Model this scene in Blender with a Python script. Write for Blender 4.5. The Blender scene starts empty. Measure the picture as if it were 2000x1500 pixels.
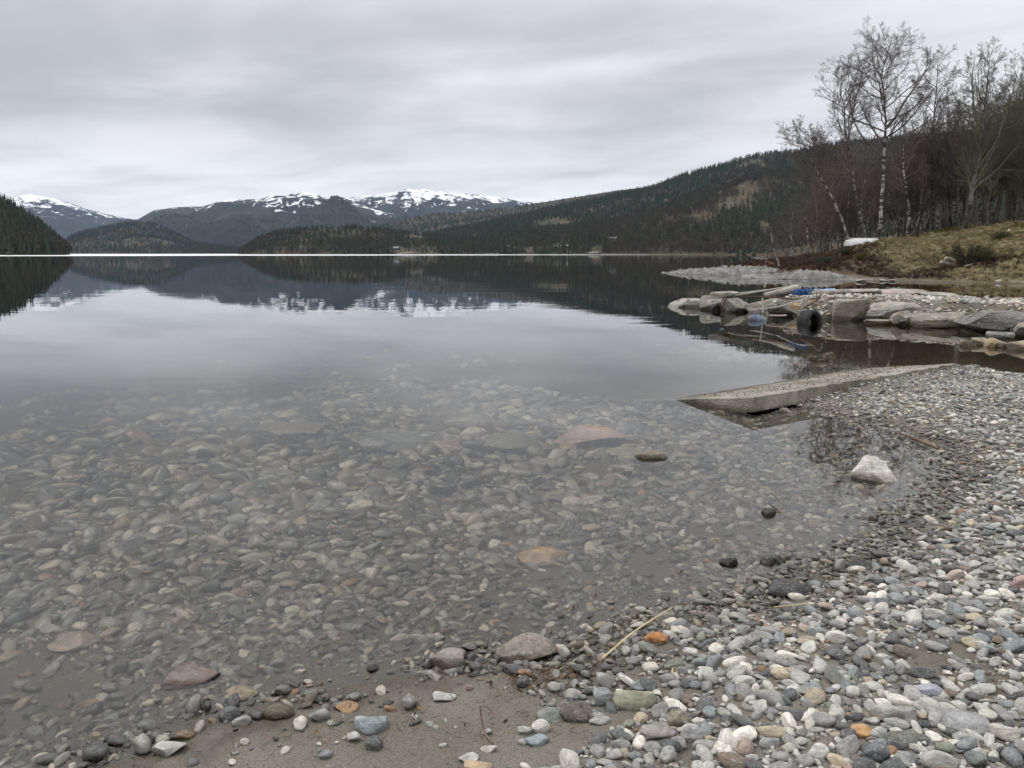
import bpy, bmesh, math, numpy as np
from mathutils import Vector
rng = np.random.default_rng(7)
sc = bpy.context.scene
COL = sc.collection

# ------------------------------------------------------------------ camera
H, F, HY = 1.4, 1500.0, 495.0             # eye height (m), focal length and horizon in photo pixels (2000x1500)
PITCH = math.atan((750 - HY) / F)
cam = bpy.data.objects.new('camera', bpy.data.cameras.new('camera')); COL.objects.link(cam)
cam.location = (0, 0, H); cam.rotation_euler = (math.pi / 2 - PITCH, 0, 0)
cam.data.sensor_width = 36; cam.data.lens = 36 * F / 2000; cam.data.clip_start = 0.05; cam.data.clip_end = 60000
sc.camera = cam

# ------------------------------------------------------------------ render settings
sc.render.engine = 'CYCLES'
sc.cycles.use_denoising = True
sc.cycles.max_bounces = 6; sc.cycles.diffuse_bounces = 2; sc.cycles.glossy_bounces = 3
sc.cycles.transparent_max_bounces = 12; sc.cycles.transmission_bounces = 4; sc.cycles.volume_bounces = 0
sc.view_settings.view_transform = 'Standard'; sc.view_settings.look = 'None'
sc.view_settings.gamma = 1; sc.view_settings.exposure = 0.5

# ------------------------------------------------------------------ node helper
class NT:
    def __init__(s, tree): s.t = tree; s.n = tree.nodes; s.l = tree.links
    def add(s, typ, ins=None, **props):
        n = s.n.new(typ)
        for k, v in props.items(): setattr(n, k, v)
        for k, v in (ins or {}).items():
            sock = n.inputs[k]
            if hasattr(v, 'is_output'): s.l.new(v, sock)
            else: sock.default_value = v
        return n
    def noise(s, vec, scale, detail=4, rough=.55, dist=0.0):
        return s.add('ShaderNodeTexNoise', {'Vector': vec, 'Scale': scale, 'Detail': detail, 'Roughness': rough, 'Distortion': dist}).outputs['Fac']
    def math(s, op, a, b=0.0, clamp=False):
        n = s.add('ShaderNodeMath', {0: a, 1: b}, operation=op); n.use_clamp = clamp; return n.outputs[0]
    def rng(s, v, a, b, c=0.0, d=1.0, smooth=True):
        return s.add('ShaderNodeMapRange', {'Value': v, 'From Min': a, 'From Max': b, 'To Min': c, 'To Max': d},
                     interpolation_type='SMOOTHSTEP' if smooth else 'LINEAR').outputs[0]
    def mix(s, f, a, b, blend='MIX'):
        n = s.add('ShaderNodeMix', {}, data_type='RGBA', blend_type=blend)
        for k, v in ((0, f), (6, a), (7, b)):
            if hasattr(v, 'is_output'): s.l.new(v, n.inputs[k])
            else: n.inputs[k].default_value = v if k == 0 else (*v, 1.0)[:4]
        return n.outputs[2]
    def vscale(s, v, sc3):
        return s.add('ShaderNodeVectorMath', {0: v, 1: sc3}, operation='MULTIPLY').outputs[0]
    def bump(s, h, strength, dist):
        return s.add('ShaderNodeBump', {'Height': h, 'Strength': strength, 'Distance': dist}).outputs[0]

def new_mat(name):
    m = bpy.data.materials.new(name); m.use_nodes = True
    m.node_tree.nodes.clear(); t = NT(m.node_tree)
    t.out = t.add('ShaderNodeOutputMaterial'); return m, t
def finish(t, col, rough=.8, normal=None, spec=.3):
    b = t.add('ShaderNodeBsdfPrincipled', {'Base Color': col if hasattr(col, 'is_output') else (*col, 1), 'Roughness': rough, 'Specular IOR Level': spec})
    if normal is not None: t.l.new(normal, b.inputs['Normal'])
    t.l.new(b.outputs[0], t.out.inputs['Surface'])

# ------------------------------------------------------------------ world: overcast sky, one layer of cloud
SUN_EL, SUN_AZ = math.radians(52), math.radians(-55)
w = bpy.data.worlds.new('World'); sc.world = w; w.use_nodes = True; w.node_tree.nodes.clear()
t = NT(w.node_tree)
sky = t.add('ShaderNodeTexSky', sky_type='NISHITA', sun_disc=False, sun_elevation=SUN_EL, sun_rotation=SUN_AZ)
blue = t.vscale(sky.outputs[0], (.09, .09, .09))
tc = t.add('ShaderNodeTexCoord').outputs['Generated']
sep = t.add('ShaderNodeSeparateXYZ', {0: tc})
zz = t.math('ADD', t.math('MAXIMUM', sep.outputs[2], 0.0), 0.10)
uv = t.add('ShaderNodeCombineXYZ', {0: t.math('DIVIDE', sep.outputs[0], zz), 1: t.math('DIVIDE', sep.outputs[1], zz), 2: 1.7}).outputs[0]
uv = t.add('ShaderNodeVectorRotate', {'Vector': uv, 'Angle': .45}, rotation_type='Z_AXIS').outputs[0]
c1 = t.noise(t.vscale(uv, (.40, .50, 1)), .62, 3, .5, .6)
c2 = t.noise(t.vscale(uv, (.9, 1.25, 1)), 1.0, 5, .53, .4)
cc = t.math('ADD', t.math('MULTIPLY', c1, .58), t.math('MULTIPLY', c2, .42))
cl = t.rng(cc, .36, .64, 0, 1)
cloud = t.mix(cl, (.37, .372, .38), (.66, .66, .665))
zen = t.rng(sep.outputs[2], 0.20, 1.0, 1.0, 2.5, False)
thin = t.rng(t.math('ADD', sep.outputs[2], t.math('MULTIPLY', t.math('SUBTRACT', c2, .5), .09)), .055, .16, 1.28, 1.0)      # the cloud thins towards the far horizon
zen = t.math('MULTIPLY', zen, thin)
cloud = t.add('ShaderNodeVectorMath', {0: cloud, 3: zen}, operation='SCALE').outputs[0]
skyc = t.mix(.94, blue, cloud)
bg = t.add('ShaderNodeBackground', {'Color': skyc, 'Strength': 1.0})
t.l.new(bg.outputs[0], t.add('ShaderNodeOutputWorld').inputs['Surface'])
sun = bpy.data.objects.new('sun', bpy.data.lights.new('sun', 'SUN')); COL.objects.link(sun)
sun.data.energy = 1.0; sun.data.angle = math.radians(25); sun.data.color = (1, .97, .93)
sd = Vector((math.sin(SUN_AZ) * math.cos(SUN_EL), math.cos(SUN_AZ) * math.cos(SUN_EL), math.sin(SUN_EL)))
sun.rotation_euler = sd.to_track_quat('Z', 'Y').to_euler(); sun.location = (0, -5, 40)

# ------------------------------------------------------------------ geometry helpers
def ray(x, y):
    dx, dy = (np.asarray(x, float) - 1000) / F, -(np.asarray(y, float) - 750) / F
    return dx, math.cos(PITCH) + dy * math.sin(PITCH), -math.sin(PITCH) + dy * math.cos(PITCH)
def G(x, y, z=0.0):                        # photo pixel -> point on the level z
    a, b, c = ray(x, y); k = (z - H) / c; return float(a * k), float(b * k)
def D(x, y, Y):                            # photo pixel -> point at the distance Y
    a, b, c = ray(x, y); k = Y / b; return np.array([a * k, Y + 0 * a, H + c * k]).T
def proj(P):                               # point -> photo pixel
    P = np.asarray(P, float); z = P[..., 2] - H
    dep = P[..., 1] * math.cos(PITCH) - z * math.sin(PITCH); up = P[..., 1] * math.sin(PITCH) + z * math.cos(PITCH)
    dep = np.maximum(dep, 1e-3)
    return 1000 + F * P[..., 0] / dep, 750 - F * up / dep, dep

def _h(ix, iy, iz, s):
    n = (ix * 374761393 + iy * 668265263 + iz * 2147483647 + s * 144665) & 0xffffffff
    n = ((n ^ (n >> 13)) * 1274126177) & 0xffffffff
    n = ((n ^ (n >> 16)) * 2246822519) & 0xffffffff
    return ((n ^ (n >> 15)) & 0xffffff) / float(0xffffff)
def vnoise(P, seed=0):
    P = np.asarray(P, float); i = np.floor(P).astype(np.int64); f = P - i; f = f * f * (3 - 2 * f); r = 0
    for a in (0, 1):
        for b in (0, 1):
            for c in (0, 1):
                wgt = (f[..., 0] if a else 1 - f[..., 0]) * (f[..., 1] if b else 1 - f[..., 1]) * (f[..., 2] if c else 1 - f[..., 2])
                r = r + wgt * _h(i[..., 0] + a, i[..., 1] + b, i[..., 2] + c, seed)
    return r * 2 - 1
def fbm(P, oct=4, seed=0, gain=.5):
    P = np.asarray(P, float); r = 0; a = 1.0
    for k in range(oct): r = r + a * vnoise(P * 2 ** k, seed + k * 17); a *= gain
    return r
def fbm2(x, y, s, oct=4, seed=0): return fbm(np.stack([x * s, y * s, np.full_like(x, .37 + seed)], -1), oct, seed)

def mesh(name, V, faces, mats=(), smooth=True):
    """faces: list of (n,k) index arrays, one material slot each"""
    me = bpy.data.meshes.new(name); V = np.ascontiguousarray(V, np.float32)
    faces = [np.asarray(f, np.int32) for f in (faces if isinstance(faces, list) else [faces])]
    me.vertices.add(len(V)); me.vertices.foreach_set('co', V.ravel())
    me.loops.add(sum(f.size for f in faces)); me.polygons.add(sum(len(f) for f in faces))
    me.loops.foreach_set('vertex_index', np.concatenate([f.ravel() for f in faces]))
    tot = np.concatenate([np.full(len(f), f.shape[1]) for f in faces]); st = np.concatenate([[0], np.cumsum(tot)[:-1]])
    me.polygons.foreach_set('loop_start', st.astype(np.int32))
    me.polygons.foreach_set('use_smooth', np.full(len(tot), smooth))
    me.update(calc_edges=True)
    for m in (mats if isinstance(mats, (list, tuple)) else [mats]): me.materials.append(m)
    return me
def obj(name, me, parent=None, loc=None):
    o = bpy.data.objects.new(name, me); COL.objects.link(o)
    if parent: o.parent = parent
    if loc is not None: o.location = loc
    return o
def tag(o, label=None, cat=None, group=None, kind=None):
    for k, v in (('label', label), ('category', cat), ('group', group), ('kind', kind)):
        if v: o[k] = v
    return o
def thing(name, loc, label, cat, group=None, rz=0):
    o = obj(name, None, None, loc); o.rotation_euler.z = rz; return tag(o, label, cat, group)
def join(parts):
    V, T, off = [], {}, 0
    for v, f in parts:
        V.append(v); f = np.asarray(f); T.setdefault(f.shape[1], []).append(f + off); off += len(v)
    return np.concatenate(V), [np.concatenate(x) for x in T.values()]
def grid_faces(n, m):
    a = np.arange(n * m).reshape(n, m)
    return np.stack([a[:-1, :-1], a[1:, :-1], a[1:, 1:], a[:-1, 1:]], -1).reshape(-1, 4)
def box(c, s, bev=0.0):
    c, s = np.array(c, float), np.array(s, float) / 2
    b = bmesh.new(); bmesh.ops.create_cube(b, size=2)
    for v in b.verts: v.co = Vector(np.array(v.co) * s)
    if bev: bmesh.ops.bevel(b, geom=b.edges[:], offset=bev, segments=2, affect='EDGES', profile=.6)
    bmesh.ops.triangulate(b, faces=b.faces[:]); b.verts.index_update()
    V = np.array([v.co[:] for v in b.verts]) + c; Fc = np.array([[v.index for v in f.verts] for f in b.faces]); b.free()
    return V, Fc
def sweep(P, R, k=4):
    """N polylines (N,m,3) with radii (N,m) -> tubes of k sides"""
    P, R = np.asarray(P, float), np.asarray(R, float); N, m, _ = P.shape
    T = np.gradient(P, axis=1); T /= np.linalg.norm(T, axis=2, keepdims=True) + 1e-9
    ref = np.where(np.abs(T[:, :1, 2:3]) > .8, np.array([1., .2, 0]), np.array([.1, 0, 1.])); ref = np.broadcast_to(ref, T.shape)
    U = np.cross(T, ref); U /= np.linalg.norm(U, axis=2, keepdims=True) + 1e-9; W = np.cross(T, U)
    an = np.arange(k) * 2 * math.pi / k
    V = P[:, :, None] + R[:, :, None, None] * (np.cos(an)[None, None, :, None] * U[:, :, None] + np.sin(an)[None, None, :, None] * W[:, :, None])
    a = np.arange(N * m * k).reshape(N, m, k); b = np.roll(a, -1, 2)
    return V.reshape(-1, 3), np.stack([a[:, :-1], b[:, :-1], b[:, 1:], a[:, 1:]], -1).reshape(-1, 4)
def tube(pts, r, k=8, sub=6):
    """one smooth tube through points, ends drawn to a point"""
    pts = np.array(pts, float); n = len(pts); x = np.linspace(0, n - 1, (n - 1) * sub + 1)
    i = np.clip(x.astype(int), 0, n - 2); f = (x - i)[:, None]
    g = lambda j: pts[np.clip(j, 0, n - 1)]
    a, b, c, d = g(i - 1), g(i), g(i + 1), g(i + 2)
    P = .5 * (2 * b + (c - a) * f + (2 * a - 5 * b + 4 * c - d) * f ** 2 + (3 * b - a - 3 * c + d) * f ** 3)
    R = np.interp(x, np.arange(n), np.broadcast_to(r, n)).copy()
    P = np.concatenate([P[:1], P, P[-1:]]); R = np.concatenate([[1e-4], R, [1e-4]])
    P[0] += (P[1] - P[2]) * .02; P[-1] += (P[-2] - P[-3]) * .02
    return sweep(P[None], R[None], k)
_ico = {}
def ico(sub):
    if sub not in _ico:
        b = bmesh.new(); bmesh.ops.create_icosphere(b, subdivisions=sub, radius=1); b.verts.index_update()
        _ico[sub] = (np.array([v.co[:] for v in b.verts]), np.array([[v.index for v in f.verts] for f in b.faces])); b.free()
    return _ico[sub][0].copy(), _ico[sub][1]
def rock_geo(seed, dims, cuts=9, hard=.92, lo=.45, hi=.85, n1=.06, n2=.015, sub=4, sq=1.0):
    r = np.random.default_rng(seed); V, Fc = ico(sub)
    if sq != 1: V = np.sign(V) * np.abs(V) ** sq
    for _ in range(cuts):
        n = r.normal(size=3); n /= np.linalg.norm(n); d = r.uniform(lo, hi)
        V -= np.maximum(V @ n - d, 0)[:, None] * n * hard
    nn = V / (np.linalg.norm(V, axis=1, keepdims=True) + 1e-6)
    V += nn * (fbm(V * 1.6 + seed % 91, 3, seed % 53) * n1 + fbm(V * 7 + 3, 3, seed % 31) * n2)[:, None]
    mn, mx = V.min(0), V.max(0); V = ((V - mn) / (mx - mn) - .5) * np.array(dims)
    return V, Fc
def cloud_of(name, parent, P, ROT, SCL, IDX, COLR, variants, label=None, cat=None):
    """thousands of alike small pieces as one object: points that carry instances"""
    me = bpy.data.meshes.new(name); me.vertices.add(len(P)); me.vertices.foreach_set('co', np.ascontiguousarray(P, np.float32).ravel())
    for an, ty, key, arr in (('rot', 'FLOAT_VECTOR', 'vector', ROT), ('scl', 'FLOAT_VECTOR', 'vector', SCL), ('vid', 'INT', 'value', IDX), ('col', 'FLOAT_VECTOR', 'vector', COLR)):
        a = me.attributes.new(an, ty, 'POINT'); a.data.foreach_set(key, np.ascontiguousarray(arr, np.int32 if ty == 'INT' else np.float32).ravel())
    o = obj(name, me, parent)
    c = bpy.data.collections.new(name + '_kinds')
    for i, vm in enumerate(variants): c.objects.link(bpy.data.objects.new('%s_kind_%03d' % (name, i), vm))
    ng = bpy.data.node_groups.new(name, 'GeometryNodeTree')
    ng.interface.new_socket('Geometry', in_out='INPUT', socket_type='NodeSocketGeometry')
    ng.interface.new_socket('Geometry', in_out='OUTPUT', socket_type='NodeSocketGeometry')
    q = NT(ng); gi = q.add('NodeGroupInput'); go = q.add('NodeGroupOutput')
    na = lambda n, ty: q.add('GeometryNodeInputNamedAttribute', {'Name': n}, data_type=ty).outputs['Attribute']
    ci = q.add('GeometryNodeCollectionInfo', {'Collection': c, 'Separate Children': True, 'Reset Children': True})
    e = q.add('FunctionNodeEulerToRotation', {0: na('rot', 'FLOAT_VECTOR')})
    ip = q.add('GeometryNodeInstanceOnPoints', {'Points': gi.outputs[0], 'Instance': ci.outputs[0], 'Pick Instance': True,
               'Instance Index': na('vid', 'INT'), 'Rotation': e.outputs[0], 'Scale': na('scl', 'FLOAT_VECTOR')})
    q.l.new(ip.outputs[0], go.inputs[0])
    o.modifiers.new('pieces', 'NODES').node_group = ng
    return tag(o, label, cat, None, 'stuff')

# ------------------------------------------------------------------ materials
def wet_nodes(t, col, rough, z0=.015, z1=.06):
    pos = t.add('ShaderNodeNewGeometry').outputs['Position']
    z = t.add('ShaderNodeSeparateXYZ', {0: pos}).outputs[2]
    z = t.math('ADD', z, t.math('MULTIPLY', t.math('SUBTRACT', t.noise(pos, 9, 2), .5), .05))
    wet = t.rng(z, z0, z1, 1, 0)
    dark = t.mix(1.0, col, (.52, .5, .47), 'MULTIPLY')
    return t.mix(wet, col, dark), t.rng(wet, 0, 1, rough, .22)
def stone_mat(name, attr=True, base=(.3, .3, .3), alt=(.2, .2, .2), wet=(.015, .06), sc_=1.0, vein=.5, bump=.004, stain=0.0):
    m, t = new_mat(name)
    tc = t.add('ShaderNodeTexCoord').outputs['Object']
    if attr:
        a = t.add('ShaderNodeAttribute', attribute_name='col', attribute_type='INSTANCER').outputs['Vector']
        off = t.vscale(a, (171., 233., 97.))
        v = t.add('ShaderNodeVectorMath', {0: tc, 1: off}, operation='ADD').outputs[0]
        c = a
    else:
        v = tc; c = t.mix(t.rng(t.noise(v, 2.2 * sc_, 4, .6), .35, .65), base, alt)
    # banding in the rock, specks of quartz and mica, pale veins
    band = t.noise(t.vscale(v, (1, 1.3, 6)), 1.6 * sc_, 4, .6, .6)
    c = t.mix(t.rng(band, .3, .7), t.mix(1, c, (.64, .64, .65), 'MULTIPLY'), t.mix(1, c, (1.22, 1.21, 1.19), 'MULTIPLY'))
    sp = t.noise(v, 26 * sc_, 2, .6)
    c = t.mix(t.rng(sp, .58, .7, 0, .55), c, t.mix(1, c, (.4, .4, .4), 'MULTIPLY'))
    c = t.mix(t.rng(sp, .42, .3, 0, .45), c, (.55, .54, .51))
    vn = t.noise(t.vscale(v, (1, 2.2, 1)), 1.3 * sc_, 2, .5, 1.2)
    vf = t.rng(t.math('ABSOLUTE', t.math('SUBTRACT', vn, .5)), .0, .022, vein, 0)
    c = t.mix(vf, c, (.6, .59, .56))
    if stain:
        c = t.mix(t.rng(t.noise(v, .9 * sc_, 5, .65, .5), .46, .66, 0, stain), c, t.mix(1, c, (.33, .32, .30), 'MULTIPLY'))
        c = t.mix(t.rng(t.noise(v, 2.1 * sc_, 4, .6), .60, .70, 0, stain * .8), c, (.45, .44, .40))
    c, r = wet_nodes(t, c, .72, *wet)
    hgt = t.math('ADD', t.noise(v, 9 * sc_, 5, .65), t.math('MULTIPLY', band, .5))
    finish(t, c, r, t.bump(hgt, .6, bump), .35)
    return m
M_PEB = stone_mat('pebble_stone', True, vein=.35)
M_BED = stone_mat('bed_stone', True, vein=.3)
M_ROCK = stone_mat('rock_stone', True, sc_=13., vein=.3, bump=.006, stain=.5)
M_BOUL = stone_mat('boulder_stone', True, sc_=2.6, vein=.3, bump=.035, wet=(.04, .11), stain=.75)

def ground_mat():
    m, t = new_mat('sand')
    pos = t.add('ShaderNodeNewGeometry').outputs['Position']
    n = t.noise(pos, 1.6, 4); f = t.noise(pos, 160, 3, .7); g = t.noise(pos, 420, 1, .5)
    c = t.mix(t.rng(n, .3, .7), (.13, .113, .09), (.195, .175, .148))
    c = t.mix(t.rng(f, .52, .66, 0, .8), c, (.04, .034, .028))
    c = t.mix(t.rng(g, .64, .72, 0, .85), c, (.42, .40, .36))
    sp = t.add('ShaderNodeSeparateXYZ', {0: pos})
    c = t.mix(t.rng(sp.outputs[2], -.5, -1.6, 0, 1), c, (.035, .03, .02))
    c, r = wet_nodes(t, c, .9, .0, .035)
    finish(t, c, r, t.bump(t.math('ADD', f, t.noise(pos, 30, 3)), .9, .006), .25)
    return m
M_SAND = ground_mat()

def simple_mat(name, a, b, scale=8, rough=.8, bump=.004, stretch=(1, 1, 1), spec=.3, coord='Object'):
    m, t = new_mat(name)
    v = t.vscale(t.add('ShaderNodeTexCoord').outputs[coord], stretch)
    n = t.noise(v, scale, 5, .6)
    finish(t, t.mix(t.rng(n, .35, .65), a, b), rough, t.bump(t.noise(v, scale * 3, 4), .6, bump), spec); return m
def attr_mat(name, rough=.85, var=.35, scale=3.0):
    m, t = new_mat(name)
    a = t.add('ShaderNodeAttribute', attribute_name='col', attribute_type='INSTANCER').outputs['Vector']
    n = t.noise(t.add('ShaderNodeTexCoord').outputs['Object'], scale, 2)
    c = t.add('ShaderNodeVectorMath', {0: a, 3: t.rng(n, .3, .7, 1 - var, 1 + var)}, operation='SCALE').outputs[0]
    finish(t, c, rough, None, .1); return m

# ------------------------------------------------------------------ the shore: heights
def sdist(x, y, poly):                      # signed distance, positive inside
    P = np.asarray(poly, float); Q = np.roll(P, -1, 0); best = np.full(x.shape, 1e9); ins = np.zeros(x.shape, bool)
    for (ax, ay), (bx, by) in zip(P, Q):
        dx, dy = bx - ax, by - ay; k = np.clip(((x - ax) * dx + (y - ay) * dy) / (dx * dx + dy * dy + 1e-12), 0, 1)
        best = np.minimum(best, np.hypot(x - ax - k * dx, y - ay - k * dy))
        c = ((ay > y) != (by > y)) & (x < dx * (y - ay) / (dy if abs(dy) > 1e-12 else 1e-12) + ax); ins ^= c
    return np.where(ins, best, -best)
SHORE = [(-30, -12), (-6, -1.6), (-2.6, .75), (-1.6, 1.55), (-1.13, 1.91), (-.87, 2.12), (-.57, 2.26), (-.26, 2.38), (-.07, 2.46), (.18, 2.48), (.33, 2.59), (.58, 2.78),
         (1.08, 3.06), (1.53, 3.33), (1.81, 3.59), (2.22, 4.04), (2.77, 4.73), (3.15, 5.37), (3.1, 6.0), (2.88, 6.4), (2.72, 6.95), (3.4, 7.6), (4.4, 8.3), (5.15, 8.8), (5.75, 9.0),
         (6.3, 8.7), (7.5, 8.5), (9.2, 9.3), (9.9, 10.6), (9.6, 12.0), (10.5, 13), (40, 14), (40, -12)]
JETTY = [(4.3, 20.2), (4.9, 19.4), (5.4, 18.2), (6.35, 16.2), (7.5, 16.0), (8.15, 15.3), (8.6, 14.7), (9.0, 13.4), (10, 12.4), (13, 11), (40, 10),
         (40, 15), (14, 16.5), (11.3, 17.2), (10.1, 18.9), (7.9, 19.2), (6.3, 19.0), (5.3, 20.3)]
RL = 3.65
SP, SU, SV = np.array([2.14, 6.65]), np.array([.827, .563]), np.array([-.64, .77])      # the ramp: near corner, along the beach, into the lake
SLOPE = .168
def ground_h(x, y):
    x, y = np.asarray(x, float), np.asarray(y, float)
    s = sdist(x, y, SHORE) + fbm2(x, y, 1.1, 3, 5) * .07
    land = np.where(s < .6, s * .13, .078 + (s - .6) * .09); land = np.minimum(land, .26 + .012 * s)
    dw = -s; bed = -(dw * .058 + .12 * np.maximum(dw - 13, 0))
    h = np.where(s > 0, land, np.maximum(bed, -9))
    h = h + fbm2(x, y, 2.3, 3, 9) * .012 * np.clip(np.abs(s) * 3, .25, 1)
    j = sdist(x, y, JETTY) - .55; jh = np.where(j > 0, np.minimum(.06 + j * 1.0, .43 + .0 * j), j * .9 - .05) + fbm2(x, y, 1.2, 3, 3) * .03
    h = np.maximum(h, jh)
    # under the ramp the ground stays below the slab
    det = SU[0] * SV[1] - SU[1] * SV[0]; px, py = x - SP[0], y - SP[1]
    a = (px * SV[1] - py * SV[0]) / det; b = (SU[0] * py - SU[1] * px) / det
    top = .155 - SLOPE * b
    inn = (a > -.02) & (a < RL + .02) & (b > -.02) & (b < 5.0)
    h = np.where(inn, np.minimum(h, top - .19), h)
    lip = (b <= -.02) & (b > -.5) & (a > .55) & (a < RL + .2)
    tgt = .105 + .01 * a - .09 * np.clip(1 - (a - .5) / 1.2, 0, 1)
    k = np.clip(1 + (b + .02) / .48, 0, 1); h = np.where(lip, h * (1 - k) + np.maximum(h, np.minimum(tgt, .16)) * k, h)
    return h
def on_ground(px, py, hf=ground_h):          # photo pixel -> where that ray meets the ground
    z = 0.0
    for _ in range(14):
        x, y = G(px, py, z); z = .5 * z + .5 * float(hf(np.array([x]), np.array([y]))[0])
    return x, y, z

def spread(core0, core1, step, far0, far1, ratio=1.22):
    c = list(np.arange(core0, core1 + 1e-6, step)); s = step; v = c[-1]
    while v < far1: s *= ratio; v += s; c.append(v)
    s = step; v = c[0]; lo = []
    while v > far0: s *= ratio; v -= s; lo.append(v)
    return np.array(lo[::-1] + c)
gx = spread(-5.5, 11.5, .07, -9000, 9000); gy = spread(.6, 21, .07, -600, 12000)
GX, GY = np.meshgrid(gx, gy, indexing='ij')
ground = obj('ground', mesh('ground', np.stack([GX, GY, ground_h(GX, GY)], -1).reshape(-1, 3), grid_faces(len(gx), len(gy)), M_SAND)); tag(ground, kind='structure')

# ------------------------------------------------------------------ water: a closed body, clear and faintly brown
def water_mat():
    m, t = new_mat('lake_water')
    pos = t.add('ShaderNodeNewGeometry').outputs['Position']
    y = t.add('ShaderNodeSeparateXYZ', {0: pos}).outputs[1]
    xx = t.add('ShaderNodeSeparateXYZ', {0: pos}).outputs[0]
    a = t.noise(t.vscale(pos, (.35, 1, 1)), .55, 3, .5, .3)
    b = t.noise(t.vscale(pos, (.6, 1, 1)), 3.2, 2, .5, .2)
    c = t.noise(t.vscale(pos, (.02, .05, 1)), 1.0, 2)
    calm = t.rng(c, .35, .65, .25, 1)
    h = t.math('ADD', t.math('MULTIPLY', t.math('MULTIPLY', a, calm), .0065), t.math('MULTIPLY', b, .0005))
    nrm = t.bump(h, 1.0, 1.0)
    ruff = t.rng(t.math('SUBTRACT', t.math('ADD', y, t.math('MULTIPLY', c, 260)), t.math('MULTIPLY', xx, .9)), 640, 900, 0, 1)        # wind on the open lake
    fr = t.add('ShaderNodeFresnel', {'IOR': 1.37, 'Normal': nrm}).outputs[0]
    gl = t.add('ShaderNodeBsdfGlossy', {'Color': (1, 1, 1, 1), 'Roughness': t.rng(ruff, 0, 1, .0, .34), 'Normal': nrm})
    tr = t.add('ShaderNodeBsdfTransparent', {'Color': (.97, .975, .96, 1)})
    mx = t.add('ShaderNodeMixShader', {0: fr, 1: tr.outputs[0], 2: gl.outputs[0]})
    t.l.new(mx.outputs[0], t.out.inputs['Surface'])
    va = t.add('ShaderNodeVolumeAbsorption', {'Color': (.66, .62, .46, 1), 'Density': .95})
    t.l.new(va.outputs[0], t.out.inputs['Volume'])
    return m
V, Fc = box((0, 5750, -15), (17800, 12500, 30))
water = obj('lake_water', mesh('lake_water', V, Fc, water_mat(), False)); tag(water, kind='structure')

# ------------------------------------------------------------------ far land: hills and mountains
def hill_mat(name, low, high, rock, snow=None):
    m, t = new_mat(name)
    pos = t.add('ShaderNodeNewGeometry').outputs['Position']; nz = t.add('ShaderNodeSeparateXYZ', {0: t.add('ShaderNodeNewGeometry').outputs['Normal']}).outputs[2]
    z = t.add('ShaderNodeSeparateXYZ', {0: pos}).outputs[2]
    n1 = t.noise(pos, .012, 5, .6); n2 = t.noise(pos, .06, 4, .65); n3 = t.noise(pos, .004, 4, .6)
    c = t.mix(t.rng(n1, .38, .62), low, high)
    c = t.mix(t.rng(n2, .55, .68, 0, .8), c, rock)
    if snow:
        z0, z1, amt = snow
        k = t.rng(z, z0, z1, 0, 1, False)
        streak = t.noise(t.vscale(pos, (1, .6, 1.5)), .017, 6, .68, .7)
        v = t.math('ADD', t.math('MULTIPLY', k, amt), t.math('MULTIPLY', t.math('SUBTRACT', streak, .5), 2.1))
        v = t.math('ADD', v, t.math('MULTIPLY', t.math('SUBTRACT', n3, .5), 1.1))
        c = t.mix(t.rng(v, .50, .60), c, (.80, .82, .85))
    finish(t, c, .95, t.bump(n2, .5, 4.0), .1); return m
HF = (.055, .052, .034); HB = (.085, .066, .043); HR = (.125, .11, .09)
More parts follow.
